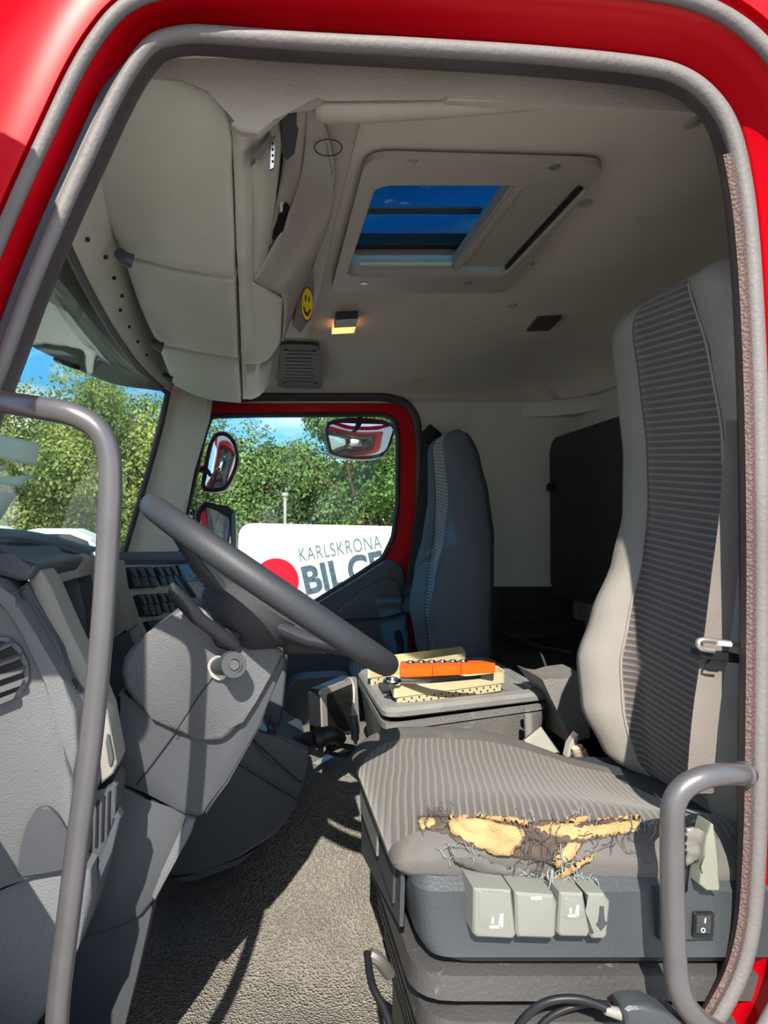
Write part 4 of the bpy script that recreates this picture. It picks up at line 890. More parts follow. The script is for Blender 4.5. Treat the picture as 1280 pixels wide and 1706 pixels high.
# ================================================================== DASHBOARD
da = thing('dashboard', 'charcoal and blue grey dashboard running from the near door opening across the cab', 'dashboard', W(-.35, 1.2, -.9))
slab('end_panel', [(-160,955),(0,996),(20,1014),(45,1068),(75,1140),(104,1228),(122,1298),(118,1360),(112,1430),(100,1450),(0,1480),(-160,1500)], .945, .12, 'dash', da, .008, ang=50)
slab('end_rim', [(-40,955),(0,968),(19,1000),(32,1008),(60,1057),(104,1133),(126,1184),(130,1250),(122,1298),(112,1262),(76,1140),(38,1057),(20,1014),(-40,976)], .935, .10, 'dash', da, .006, ang=50)
slab('end_cap', [(-160,890),(0,915),(19,931),(60,939),(59,948),(46,967),(30,968),(0,958),(-160,925)], .96, .25, 'navy', da, .008, ang=50)
slab('light_strip', [(63,946),(73,956),(85,978),(117,1051),(142,1102),(165,1150),(179,1184),(195,1272),(188,1290),(168,1307),(160,1280),(150,1200),(139,1152),(104,1070),(66,1013),(46,969)], .985, .06, 'dashgrey', da, .005)
slab('slot_panel', [(24,984),(44,970),(73,1026),(104,1076),(120,1125),(138,1152),(160,1230),(166,1300),(150,1340),(128,1300),(130,1220),(118,1165),(105,1133),(63,1057)], .975, .06, 'dash2', da, .004)
slab('slot_insert', [(32,986),(42,980),(70,1030),(100,1080),(110,1116),(104,1122),(66,1050)], .970, .012, 'navy', da, .003)
sw2 = slab('key_switch', [(112,1148),(122,1132),(128,1140),(126,1152),(117,1164),(112,1160)], .968, .012, 'black', da, .002)
slab('key_mark', [(119,1146),(124,1144),(124,1149),(119,1151)], .9665, .002, 'print', sw2, 0)
slab('slim_switch', [(126,1190),(135,1180),(140,1195),(142,1220),(136,1240),(130,1215)], .968, .012, 'black', da, .002)
slab('slim_switch', [(178,1224),(182,1226),(189,1262),(187,1274),(182,1278),(176,1240)], .980, .012, 'navy', da, .002)
# air vent on the end panel
v = slab('air_vent', [(-60,1056),(-10,1060),(12,1062),(32,1078),(46,1105),(48,1130),(36,1155),(18,1170),(-5,1176),(-60,1170)], .936, .02, 'dash', da, .005)
slab('vent_cavity', [(-58,1064),(-10,1066),(10,1070),(28,1086),(38,1108),(40,1128),(30,1148),(14,1162),(-10,1166),(-58,1160)], .9345, .004, 'black', v, .001)
for k in range(5):
    y = 1078+k*22; w = [22, 36, 41, 38, 26][k]
    bm = nb(); a_, b_ = P(-58, y+26, .930), P(w, y-8, .930)
    e_ = (b_-a_); obox(bm, (a_+b_)/2, e_, Vector((0, .010, .004)), Vector((.002, -.001, .005)), .001); finish('vent_slat', bm, 'dash', v)
# rounded cover at the foot of the end panel, lower dashboard
slab('round_cover', [(27,1462),(34,1410),(45,1372),(60,1348),(78,1343),(96,1358),(118,1395),(132,1440),(100,1450)], .938, .03, 'dashgrey', da, .006, r=.008).data.materials[0] = M['dash2']
slab('lower_dash', [(-200,1508),(0,1484),(100,1454),(118,1436),(150,1450),(152,1500),(130,1580),(96,1660),(40,1740),(-200,1760)], .955, .14, 'dash', da, .010, ang=50)
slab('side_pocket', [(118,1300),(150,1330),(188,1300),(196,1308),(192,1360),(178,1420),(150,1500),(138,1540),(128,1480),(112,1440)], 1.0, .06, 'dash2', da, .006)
for k in range(4):
    x = 150+k*10; slab('pocket_rib', [(x,1345-k*8),(x+4,1342-k*8),(x+2,1420-k*10),(x-2,1424-k*10)], .996, .006, 'black', da, .001)
slab('pocket_edge', [(188,1362),(196,1352),(202,1362),(186,1420),(160,1490),(142,1520),(150,1480),(172,1430)], .992, .02, 'navy', da, .004)
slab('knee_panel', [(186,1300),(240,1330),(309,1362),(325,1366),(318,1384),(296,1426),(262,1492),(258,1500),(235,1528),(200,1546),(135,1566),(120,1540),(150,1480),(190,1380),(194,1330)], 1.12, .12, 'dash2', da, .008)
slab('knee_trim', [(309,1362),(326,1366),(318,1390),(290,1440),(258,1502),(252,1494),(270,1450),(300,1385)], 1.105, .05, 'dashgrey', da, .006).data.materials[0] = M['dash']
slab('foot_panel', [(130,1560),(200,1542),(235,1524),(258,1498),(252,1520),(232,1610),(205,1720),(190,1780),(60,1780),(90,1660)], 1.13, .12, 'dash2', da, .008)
# instrument housing and its hood
sheet('instrument_hood', [[P(-200,905,1.0), P(0,903,1.06), P(60,907,1.14), P(110,918,1.30), P(148,932,1.50)], [P(-200,885,1.1), P(0,886,1.2), P(80,896,1.32), P(120,908,1.45), P(150,922,1.60)], [P(-200,895,1.5), P(0,895,1.6), P(80,900,1.7), P(130,908,1.8), P(160,915,1.9)]], 'navy', da, 5, .012)
slab('instrument_housing', [(-20,935),(20,918),(60,912),(100,920),(129,930),(132,962),(110,968),(85,975),(60,948),(0,950)], 1.32, .10, 'console', da, .004)
slab('instrument_face', [(78,960),(130,962),(142,1020),(148,1100),(125,1070)], 1.36, .10, 'navy', da, .004)
slab('housing_cheek', [(129,930),(150,934),(188,938),(196,990),(214,1052),(180,1066),(150,1110),(143,1060),(135,1010),(130,970)], 1.46, .12, 'lever', da, .006).data.materials[0] = M['dashgrey']
slab('housing_side', [(190,1062),(216,1052),(230,1090),(200,1140),(180,1300),(140,1260),(150,1110)], 1.44, .12, 'navy', da, .006)
slab('lower_centre', [(185,1125),(240,1084),(420,1080),(480,1100),(470,1200),(440,1280),(330,1340),(200,1330),(170,1230)], 1.62, .16, 'navy', da, .01)
# centre switch panel, turned towards the driver
CQ = [P(186,944,1.58), P(326,934,2.14), P(352,1002,2.06), P(236,1070,1.58)]
n_ = (CQ[1]-CQ[0]).cross(CQ[3]-CQ[0]).normalized(); n_ = n_ if n_.y < 0 else -n_
extr('switch_panel', CQ, -n_*.05, 'swpanel', da, .006)
extr('panel_top', [P(180,944,1.56), P(186,930,1.58), P(318,926,2.14), P(340,934,2.14), P(326,938,2.12)], (0, .05, .012), 'dash2', da, .004)
ev = CQ[3]-CQ[0]; eu = CQ[1]-CQ[0]
def pix_on(px, py, lift=.0):
    o = Vector((0, 0, ZC)); dr = P(px, py, 1)-o; t = (CQ[0]-o).dot(n_)/dr.dot(n_); return o+dr*t+n_*lift
def pquad(name, pts, lift, th, m, par, bev=.001):
    return extr(name, [pix_on(x, y, lift) for x, y in pts], -n_*th, m, par, bev)
def rockers(x0, y0, x1, y1, n, dx, dy, h):
    for k in range(n):
        x = x0+(x1-x0)*k/n; y = y0+(y1-y0)*k/n; w = (x1-x0)/n-2
        s_ = pquad('dash_switch', [(x, y), (x+w, y-.5), (x+w+dx, y+h), (x+dx, y+h+.5)], .016, .016, 'black', da)
        pquad('switch_rocker', [(x+3, y+4), (x+w-1, y+4), (x+w*.9+dx*.5, y+h*.5), (x+3+dx*.5, y+h*.5)], .019, .003, 'base', s_)
rockers(203, 949, 246, 948, 3, 11, 0, 32); rockers(250, 948, 286, 946, 3, 11, 0, 30)
rockers(220, 994, 252, 993, 3, 11, 0, 34); rockers(254, 992, 288, 991, 3, 10, 0, 30)
pquad('dark_display', [(288,944),(318,941),(330,968),(300,972)], .014, .014, 'screen', da)
pquad('lower_slot', [(236,1038),(290,1030),(300,1046),(246,1058)], .014, .014, 'black', da)
pv = extr('passenger_vent', [P(322,934,2.12), P(338,938,2.16), P(352,975,2.10), P(352,1004,2.06), P(340,1000,2.04)], (.0, .05, 0), 'navy', da, .003)
for k in range(5): bm = nb(); obox(bm, P(337+k*2.4, 960+k*8, 2.075), Vector((.02, 0, .004)), Vector((0, .006, 0)), Vector((0, 0, .003)), .0005); finish('vent_slat', bm, 'black', pv)
# long lower dashboard of the passenger side, behind the console
slab('glovebox_panel', [(352,1000),(420,990),(520,1030),(560,1062),(600,1110),(625,1180),(610,1290),(420,1290),(380,1100)], 2.64, .10, 'navyfar', da, .02)
bm = nb(); prism(bm, [W(-.60, 1.5, -.22), W(-.30, 1.5, -.24), W(-.30, 1.5, -.55), W(-.60, 1.5, -.62)], (0, 1.25, 0), .02); finish('dash_body', bm, 'navy', da)

# ================================================================== CENTRE CONSOLE BESIDE THE COLUMN
cc_ = thing('console_bin', 'dark grey console with an open tray below the steering column', 'console', W(.0, 1.65, -.9))
slab('console_body', [(300,1360),(380,1290),(418,1222),(440,1218),(515,1262),(512,1300),(497,1345),(460,1390),(400,1430),(330,1458),(285,1462),(270,1430)], 1.50, .28, 'dash2', cc_, .012)
slab('tray_front', [(416,1222),(424,1215),(515,1250),(516,1262),(508,1304),(497,1300),(440,1262)], 1.485, .03, 'dash2', cc_, .004)
extr('tray_rim', [P(414,1216,1.49), P(424,1208,1.56), P(480,1225,1.62), P(512,1236,1.60), P(517,1252,1.49), P(507,1256,1.49)], (0, .004, -.008), 'black', cc_, .002)
bm = nb(); tube(bm, [P(388,1268,1.484), P(440,1300,1.484), P(497,1334,1.484)], .0014, 6, 2); tube(bm, [P(415,1228,1.481), P(460,1268,1.482), P(500,1304,1.484)], .0014, 6, 2); finish('panel_joint', bm, 'black', cc_)
slab('console_foot', [(285,1462),(330,1458),(400,1430),(430,1412),(400,1440),(330,1466),(300,1472)], 1.51, .2, 'navy', cc_, .004)
for k, (pts, m, lb) in enumerate([([(428,1206),(436,1200),(446,1216),(440,1222),(426,1218)], 'bluepaper', 'crumpled blue wrapper lying in the console tray'),
                     ([(446,1212),(450,1200),(458,1218),(462,1228),(452,1226)], 'black', 'black clip standing in the console tray behind the blue wrapper')]):
    o = slab(['wrapper', 'clip'][k], pts, 1.50+.01*k, .025, m, None, .002); tag(o, lb, ['wrapper', 'clip'][k])
# handbrake lever with collar
hb = thing('handbrake_lever', 'black handbrake lever pointing back from the console tray', 'lever', P(520,1250,1.55))
bm = nb(); tube(bm, [P(496,1240,1.58), P(520,1233,1.57), P(528,1231,1.565)], (.022, .018), 14, 4); finish('shaft', bm, 'black', hb)
bm = nb(); tube(bm, [P(527,1216,1.565)+Vector((0, 0, -.02)), P(531,1232,1.565)], .001, 6, 0); bm.free()
bm = nb(); disc(bm, P(527,1232,1.565), (1, 0, .15), .027, .012, 24); finish('collar', bm, 'black', hb, 30)
bm = nb(); tube(bm, [P(530,1231,1.565), P(546,1225,1.56), P(560,1226,1.56), P(566,1234,1.565)], (.022, .016), 14, 6); finish('grip', bm, 'black', hb, 60)
# dark rounded pad behind the screen
t = slab('rounded_pad', [(475,1180),(474,1160),(482,1142),(500,1132),(530,1129),(575,1128),(590,1140),(590,1212),(500,1212),(486,1204)], 2.28, .10, 'black', None, .02, sm=3, ang=60); t.data.materials[0] = M['navy']; tag(t, 'dark navy rounded pad standing behind the silver framed screen', 'pad')
# navigation screen, seen from the side
nv = thing('navigation_screen', 'silver framed navigation screen standing between console and storage box', 'navigation device', P(565,1235,1.62))
A = [P(533,1150,1.60), P(592,1126,1.74), P(598,1222,1.74), P(536,1228,1.60)]
n2 = (A[1]-A[0]).cross(A[3]-A[0]).normalized(); n2 = n2 if n2.y < 0 else -n2
extr('housing', roundpoly(A, .012), -n2*.03, 'black', nv, .004)
ins = [bil(A, .13, .12), bil(A, .88, .10), bil(A, .88, .93), bil(A, .13, .93)]
holed('silver_frame', [v_+n2*.004 for v_ in roundpoly(A, .012)], [[v_+n2*.004 for v_ in roundpoly(ins, .006)]], -n2*.010, 'silver', nv)
extr('screen', [v_+n2*.0015 for v_ in ins], -n2*.003, 'screen', nv, 0)
# charger lead with plug hanging over the screen
ch = thing('charger_lead', 'pale cable with black charger plug hanging over the navigation screen', 'charger', P(590,1240,1.58))
bm = nb(); tube(bm, [P(575,1134,1.62), P(584,1130,1.60), P(590,1148,1.58), P(589,1178,1.57)], .0022, 8, 6); finish('cable', bm, 'silver', ch)
bm = nb(); tube(bm, [P(588,1176,1.57), P(589,1192,1.57)], (.003, .0045), 10, 2); tube(bm, [P(583.5,1191,1.57), P(595.5,1191,1.57)], .004, 8, 0) if False else None; finish('strain_relief', bm, 'dashgrey', ch)
bm = nb(); tube(bm, [P(589,1191,1.57), P(589,1196,1.57), P(591,1215,1.57), P(592,1232,1.57)], (.0105, .0085), 16, 3); finish('plug', bm, 'base', ch, 40)
bm = nb(); tube(bm, [P(592,1231,1.57), P(593,1240,1.57)], (.006, .003), 10, 1); finish('tip', bm, 'chrome', ch)
# heap of black cable on the hump
rnd = random.Random(3); bm = nb(); pts = []
for k in range(60):
    a = k*.9; r = 18+rnd.uniform(-6, 6); pts.append(P(568+math.cos(a)*r*1.15, 1250+math.sin(a)*r*.45+rnd.uniform(-3, 3), 1.62+.03*math.sin(a)))
tube(bm, pts, .0026, 6, 3); o = finish('coiled_cable', bm, 'black'); tag(o, 'tangled heap of black cable on the floor hump before the storage box', 'cable')
o = extr('paper_slip', [PZ(520,1274,-.60), PZ(548,1256,-.60), PZ(556,1262,-.60), PZ(528,1276,-.60)], (0, 0, .002), 'silver', None, 0); tag(o, 'grey strip lying on the floor hump beside the coiled cable', 'strip')

# ================================================================== STORAGE BOX
sb = thing('storage_box', 'worn dark grey plastic box with loose lid between the seats', 'box', W(.46, 1.75, -.66))
zt = -.40
Q = [PZ(640,1200,zt), PZ(922,1162,zt), PZ(812,1097,zt), PZ(594,1120,zt)]; Q = [Vector(v_) for v_ in Q]
cQ = sum(Q, Vector())/4
def rq(k, z, r=.05): return [Vector((v_.x, v_.y, ZC+z)) for v_ in roundpoly([cQ+(v_-cQ)*k for v_ in Q], r)]
bm = nb(); loft(bm, [rq(.82, -.64), rq(.84, -.63), rq(.95, -.47), rq(.985, -.425), rq(1.0, -.425), rq(1.0, -.412), rq(.94, -.412), rq(.92, -.45)]); finish('box_body', bm, 'box', sb, 30)
def tiltz(v_):                                     # the lid sits a little open at the near side
    return v_+Vector((0, 0, .014*max(0, (1.9-v_.y)/.5)))
bm = nb(); loft(bm, [[tiltz(v_) for v_ in s] for s in (rq(.97, -.412), rq(1.0, -.408), rq(1.0, -.398), rq(.97, -.390), rq(.86, -.388), rq(.84, -.396), rq(.80, -.397))]); finish('box_lid', bm, 'boxlid', sb, 30)
bm = nb(); tube(bm, [P(880,1190,1.60), P(882,1232,1.60)], .0095, 12, 0); finish('latch', bm, 'lever', sb, 30)
bm = nb(); disc(bm, P(878,1180,1.615), (0, -1, 0), .007, .006, 14); finish('rivet', bm, 'steel', sb)
# cream baskets
def basket(label, px, zb, h, hrim, k0):
    """px: four corner pixels of the top rim"""
    t = thing('basket', label, 'basket', W(*(lambda v_: (v_.x, v_.y, v_.z-ZC))(sum([PZ(x, y, zb+h) for x, y in px], Vector())/4-Vector((0, 0, h)))), 'cream plastic baskets')
    T_ = [PZ(x, y, zb+h) for x, y in px]; c_ = sum(T_, Vector())/4
    def s_(k, z): return [Vector((v_.x, v_.y, ZC+z)) for v_ in roundpoly([c_+(v_-c_)*k for v_ in T_], .012)]
    bm = nb(); loft(bm, [s_(.94, zb+h-hrim), s_(.955, zb+.001), s_(.92, zb+.001), s_(.91, zb+.003)][::-1] if False else [s_(.90, zb+.004), s_(.90, zb), s_(.94, zb), s_(.955, zb+h-hrim), s_(.93, zb+h-hrim)], cap=True); finish('basket_body', bm, 'cream', t, 30)
    bm = nb(); loft(bm, [s_(.96, zb+h-hrim), s_(1.0, zb+h-hrim), s_(1.0, zb+h), s_(.965, zb+h), s_(.95, zb+h-hrim)], cap=False); finish('basket_rim', bm, 'cream', t, 30)
    a_, b_ = [c_+(v_-c_)*.956 for v_ in T_[:2]]; nn = (b_-a_).cross(Vector((0, 0, 1))).normalized(); nn = nn if nn.y < 0 else -nn
    nh = k0
    for r_ in range(2):
        for k in range(nh):
            u = (k+.6+.4*r_)/nh
            if u > .97: continue
            p_ = a_*(1-u)+b_*u; p_.z = ZC+zb+(h-hrim)*(.30+.42*r_); bm = nb(); disc(bm, p_-nn*.001, nn, .0022, .0022, 6); finish('hole', bm, 'blackm', bpy.data.objects[t.children[0].name])
    return t
zl = -.386
b1 = basket('cream perforated basket with the orange tool rack across it, on the box lid', [(656,1143),(843,1119),(828,1108),(648,1124)], zl, .045, .026, 15)
b2 = basket('cream basket standing behind the orange tool rack, on the box lid', [(612,1113),(777,1088),(770,1077),(612,1096)], zl, .045, .026, 12)
# orange rack of sockets and the wrench
tr = thing('tool_rack', 'orange plastic socket rack lying across the near cream basket', 'tool rack', P(745,1125,1.62))
zo = zl+.052; RQ = [PZ(666,1129,zo), PZ(828,1121,zo), PZ(800,1116,zo), PZ(668,1117,zo)]
extr('rack_body', roundpoly(RQ, .008), (0, 0, .022), 'orange', tr, .003)
for k in range(6):
    c_ = bil([v_+Vector((0, 0, .022)) for v_ in RQ], .12+.125*k, .72); bm = nb(); disc(bm, c_, (0, 0, 1), .011, .002, 18); h_ = finish('socket_well', bm, 'blackm', tr)
    bm = nb(); disc(bm, c_+Vector((0, 0, .001)), (0, 0, 1), .0085, .0035, 12, .007); finish('socket', bm, 'chrome', h_)
for u in (.33, .62): 
    bm = nb(); a_, b_ = bil([v_ for v_ in RQ], u, -.005), bil(RQ, u, .012); obox(bm, (a_+b_)/2+Vector((0, -.001, .011)), Vector((.0015, 0, 0)), Vector((0, .004, 0)), Vector((0, 0, .022))); finish('rack_joint', bm, 'redprint', tr)
t = thing('wrench', 'chromed wrench lying along the front of the orange tool rack', 'wrench', P(650,1135,1.55))
zw = zo+.003
bm = nb(); tube(bm, [PZ(668,1134,zw), PZ(720,1134,zw), PZ(800,1128,zw)], (.007, .004), 10, 4); finish('shaft', bm, 'chrome', t)
c_ = PZ(654,1134,zw); bm = nb(); tube(bm, [c_+Vector((math.cos(a)*.015, math.sin(a)*.015, 0)) for a in [2*math.pi*k/20 for k in range(20)]], .0055, 8, 0, closed=True); finish('ring_end', bm, 'chrome', t)
o = extr('pocket_tool', roundpoly([PZ(638,1160,zl), PZ(660,1158,zl), PZ(652,1142,zl), PZ(630,1146,zl)], .003), (0, 0, .012), 'black', None, .002); tag(o, 'small black tool lying on the box lid in front of the near basket', 'tool')
# things in the gap between box and seat
t = thing('metal_tin', 'flat blue grey metal tin tilted in the gap beside the storage box', 'tin', P(902,1240,1.44))
extr('tin_body', [P(872,1236,1.46), P(903,1211,1.48), P(934,1254,1.46), P(912,1262,1.44)], (0, .03, -.012), 'metalbar', t, .002)
extr('tin_lid', [P(875,1236,1.452), P(903,1214,1.472), P(930,1253,1.452), P(912,1259,1.434)], (0, .004, .003), 'chrome', t, .001).data.materials[0] = M['silver']
t = thing('work_glove', 'crumpled tan work glove stuck between cushion and backrest', 'glove', P(960,1265,1.42))
for k, (x, y, w, h, ln) in enumerate([(958,1252,5,4,.05), (966,1249,5,4,.05), (972,1256,6,5,.05), (976,1266,9,8,.06)]):
    bm = nb(); tube(bm, [P(x+6, y+20, 1.43), P(x+3, y+6, 1.41), P(x, y-6, 1.40)], (.011, .006), 10, 4); finish('glove_finger', bm, 'tan', t, 60)
slab('palm', [(955,1258),(972,1246),(982,1268),(988,1278),(960,1276),(952,1268)], 1.43, .03, 'tan', t, .006)
o = slab('grey_pouch', [(945,1262),(950,1240),(962,1222),(967,1224),(960,1245),(950,1265)], 1.41, .02, 'silver', None, .004); tag(o, 'narrow grey pouch standing left of the tan work glove', 'pouch')

# ================================================================== REAR OF THE CAB
fb = thing('folded_bunk', 'dark brown upholstered bunk panel folded up against the rear wall', 'bunk', W(1.16, 2.1, -.26))
extr('bunk_panel', roundpoly([W(1.11, 1.20, .36), W(1.11, 2.80, .345), W(1.11, 2.79, -.26), W(1.11, 1.20, -.26)], .05), (.10, 0, 0), 'maroon', fb, .015)
bm = nb(); disc(bm, P(921,812,2.76), (-1, -.3, 0), .018, .015, 16); finish('strap_button', bm, 'black', fb)
o = thing('rear_ledge', 'dark ribbed ledge along the far wall behind the passenger seat', 'ledge', W(1.0, 2.7, -.40))
slab('ribbed_cover', [(826,980),(956,980),(956,1038),(826,1040)], 2.76, .08, 'maroon', o, .01)
for k in range(16): slab('rib', [(832+k*7.6,986),(835+k*7.6,986),(835+k*7.6,1032),(832+k*7.6,1032)], 2.755, .008, 'dbox', o, .001)
slab('ledge_board', [(800,1040),(975,1036),(980,1062),(800,1066)], 2.70, .12, 'dbox', o, .005)
rb = thing('rear_storage', 'black brown plastic storage trough behind the seats', 'storage trough', W(.95, 2.3, -.85))
extr('trough_top', [W(.77, 1.75, -.46), W(1.20, 1.75, -.44), W(1.20, 2.76, -.40), W(.77, 2.76, -.40)], (0, 0, -.05), 'dbox', rb, .01)
extr('trough_front', [W(.75, 1.75, -.46), W(.75, 2.76, -.40), W(.79, 2.76, -.93), W(.79, 1.75, -.93)], (.02, 0, 0), 'dbox', rb, .006)
extr('drawer_line', [P(840,1055,2.55), P(938,1052,2.55), P(938,1062,2.5), P(842,1066,2.5)], (0, .02, -.01), 'black', rb, .002)
bm = nb(); tube(bm, [P(828,1052,2.5), P(860,1064,2.3), P(900,1078,2.1), P(955,1088,1.95)], .006, 8, 4); finish('trough_edge', bm, 'black', rb)
bm = nb(); tube(bm, [P(901,1087,1.9), P(908,1105,1.85), P(914,1130,1.8)], .003, 6, 3); finish('divider_edge', bm, 'base', rb)
t = slab('side_bin', [(898,1128),(914,1134),(930,1136),(950,1130),(980,1126),(985,1230),(950,1240),(940,1196),(922,1160)], 1.62, .14, 'box', None, .010); tag(t, 'grey grained plastic bin between the storage box and driver backrest', 'bin')

# ================================================================== CABLE AND PLUG AT THE BOTTOM EDGE
t = thing('power_lead', 'black power lead looping to a grey plug on the door sill', 'power lead', P(1000,1700,.84))
bm = nb(); tube(bm, [P(850,1730,.86), P(880,1690,.855), P(915,1668,.85), P(960,1664,.845), P(1000,1675,.84), P(1030,1690,.835)], .0048, 12, 6); finish('cable', bm, 'black', t, 60)
bm = nb(); tube(bm, [P(880,1735,.87), P(920,1692,.87), P(980,1672,.865), P(1030,1678,.86), P(1042,1690,.85)], .0042, 12, 6); finish('cable', bm, 'black', t, 60)
bm = nb(); tube(bm, [P(1008,1682,.838), P(1044,1692,.835)], (.0055, .0075), 12, 1); finish('strain_relief', bm, 'dashgrey', t)
slab('plug_body', [(1042,1684),(1050,1678),(1085,1677),(1112,1690),(1140,1700),(1140,1730),(1060,1740),(1044,1712)], .82, .03, 'base', t, .008)
# ================================================================== OUTSIDE: sun visor, mirrors, papers, vehicles, trees
Lr = [P(-150,400,1.05), P(-60,500,1.22), P(50,575,1.5), P(100,600,1.75), P(150,625,2.05), P(200,642,2.35), P(276,652,2.68)]
Ur = [P(-100,250,1.04), P(20,320,1.14), P(95,382,1.28), P(140,440,1.52), P(190,530,1.88), P(232,595,2.27), P(278,645,2.68)]
o = sheet('sun_visor', [Lr, [a_*.5+b_*.5+Vector((-.015, 0, .006)) for a_, b_ in zip(Lr, Ur)], Ur], 'visor', None, 6, .006)
tag(o, 'smoked grey outside sun visor above the windscreen, mottled with dirt', 'sun visor')
bm = nb(); obox(bm, P(112,606,1.70), Vector((.05, .05, -.01)), Vector((0, .01, 0)), Vector((0, 0, .012)), .003); finish('visor_clip', bm, 'black', o)
def paper(label, pts, m, curl=.02):
    q = [P(*p) for p in pts]; rows = []
    for i in range(7):
        u = i/6; rows.append([bil(q, u, v_)+Vector((-curl*math.sin(math.pi*u), 0, 0)) for v_ in [k/5 for k in range(6)]])
    bm = nb(); loft(bm, rows, cap=False, closed=False); o = finish('permit_slip', bm, m, None, 80, solid=.0006); return tag(o, label, 'paper slip', 'paper slips in the windscreen')
paper('largest pale green paper slip, topmost in the windscreen', [(-60,700,1.25),(66,738,1.25),(60,777,1.25),(-60,742,1.25)], 'paper')
paper('pale curled paper slip just below the largest one in the windscreen', [(-30,764,1.25),(14,778,1.25),(-8,792,1.25),(-40,790,1.25)], 'paper')
paper('folded pale blue paper slip in the middle of the windscreen slips', [(-20,798,1.25),(50,792,1.25),(36,810,1.25),(-20,802,1.25)], 'paper', .01)
paper('lowest pale green paper slip, hanging beside the grab handle', [(-40,812,1.25),(28,822,1.25),(0,868,1.25),(-40,860,1.25)], 'paper')

# mirrors on the far side
def mirror(label, shell, face, d, th, arm):
    t = thing('outside_mirror', label, 'mirror', P(*arm[0]))
    slab('mirror_housing', shell, d, th, 'black', t, .015, sm=3, ang=60)
    q = cr_spline([P(x, y, d-.004) for x, y in face], 3, True); c_ = sum(q, Vector())/len(q); bm = nb(); w = max((v_-c_).length for v_ in q)
    ctr = bm.verts.new(c_+Vector((0, -.035, 0))); prev = None; rings_ = []
    for k in (.35, .7, 1): rings_.append([bm.verts.new(c_+(v_-c_)*k+Vector((0, -.035*(1-k*k), 0))) for v_ in q])
    for i in range(len(q)):
        j = (i+1) % len(q); bm.faces.new([ctr, rings_[0][i], rings_[0][j]])
        for a_, b_ in zip(rings_, rings_[1:]): bm.faces.new([a_[i], b_[i], b_[j], a_[j]])
    finish('mirror_face', bm, 'mirror', t, 80)
    bm = nb(); tube(bm, [P(*p) for p in arm], .012, 10, 4); finish('mirror_arm', bm, 'black', t)
    return t
mirror('upper rounded wide angle mirror beyond the far window, left edge', [(336,800),(345,750),(356,722),(380,720),(396,745),(396,775),(384,806),(370,818),(338,818)], [(344,796),(350,760),(360,730),(378,728),(391,748),(391,772),(380,800),(368,812),(344,811)], 3.02, .10, [(300,790,2.90),(325,785,3.0),(350,775,3.07)])
mirror('lower large mirror beyond the far window, showing sky', [(325,850),(380,848),(392,862),(394,960),(396,1060),(340,1065),(325,1040)], [(335,856),(372,858),(383,875),(385,960),(384,1040),(345,1050),(336,1000)], 3.02, .10, [(290,900,2.90),(320,900,3.0),(345,900,3.07)])
mirror('wide kerb mirror hanging at the top of the far window', [(546,702),(600,696),(655,704),(656,725),(646,752),(630,763),(590,765),(556,758),(547,745)], [(550,708),(600,706),(651,710),(650,730),(640,752),(615,759),(585,760),(558,754),(551,740)], 3.02, .07, [(600,668,2.90),(600,690,3.0),(600,705,3.06)])

# white box body with lettering
vb = thing('box_trailer', 'white box trailer with red disc and dark lettering outside the far window', 'trailer', (1.2, 7.5, 0))
D = 7.0
bm = nb(); prism(bm, roundpoly([P(397,871,D), P(760,879,D), P(760,1240,D), P(397,1240,D)], [.16,.05,.02,.02]), (0, 2.2, 0), .01); finish('trailer_body', bm, 'white', vb, 30)
for x in (450, 700):
    c_ = P(x, 1225, D); bm = nb(); disc(bm, Vector((c_.x, D+.1, .36)), (0, 1, 0), .36, .25, 32); w_ = finish('wheel', bm, 'blackm', vb, 30)
    bm = nb(); disc(bm, Vector((c_.x, D+.09, .36)), (0, 1, 0), .19, .04, 24); finish('wheel_rim', bm, 'steel', w_)
c_ = P(460,968,D-.004); bm = nb(); disc(bm, c_, (0, -1, 0), 38*D/F, .003, 48); finish('red_disc', bm, 'redprint', vb)
rt = Matrix.Rotation(math.radians(90), 3, 'X')
def sl(a_): return Matrix.Rotation(math.radians(-a_), 3, 'Y') @ rt
text('lettering', 'KARLSKRONA', P(499,936,D-.004), sl(9.5), 26*D/F*1.25, 'greyprint', vb, xs=.62, space=1.12)
text('lettering', 'BIL', P(508,990,D-.004), sl(12), 64*D/F, 'navyprint', vb, xs=.88, bold=.012)
text('lettering', 'CE', P(584,974,D-.004), sl(12), 64*D/F, 'navyprint', vb, xs=.80, space=1.02, bold=.012)
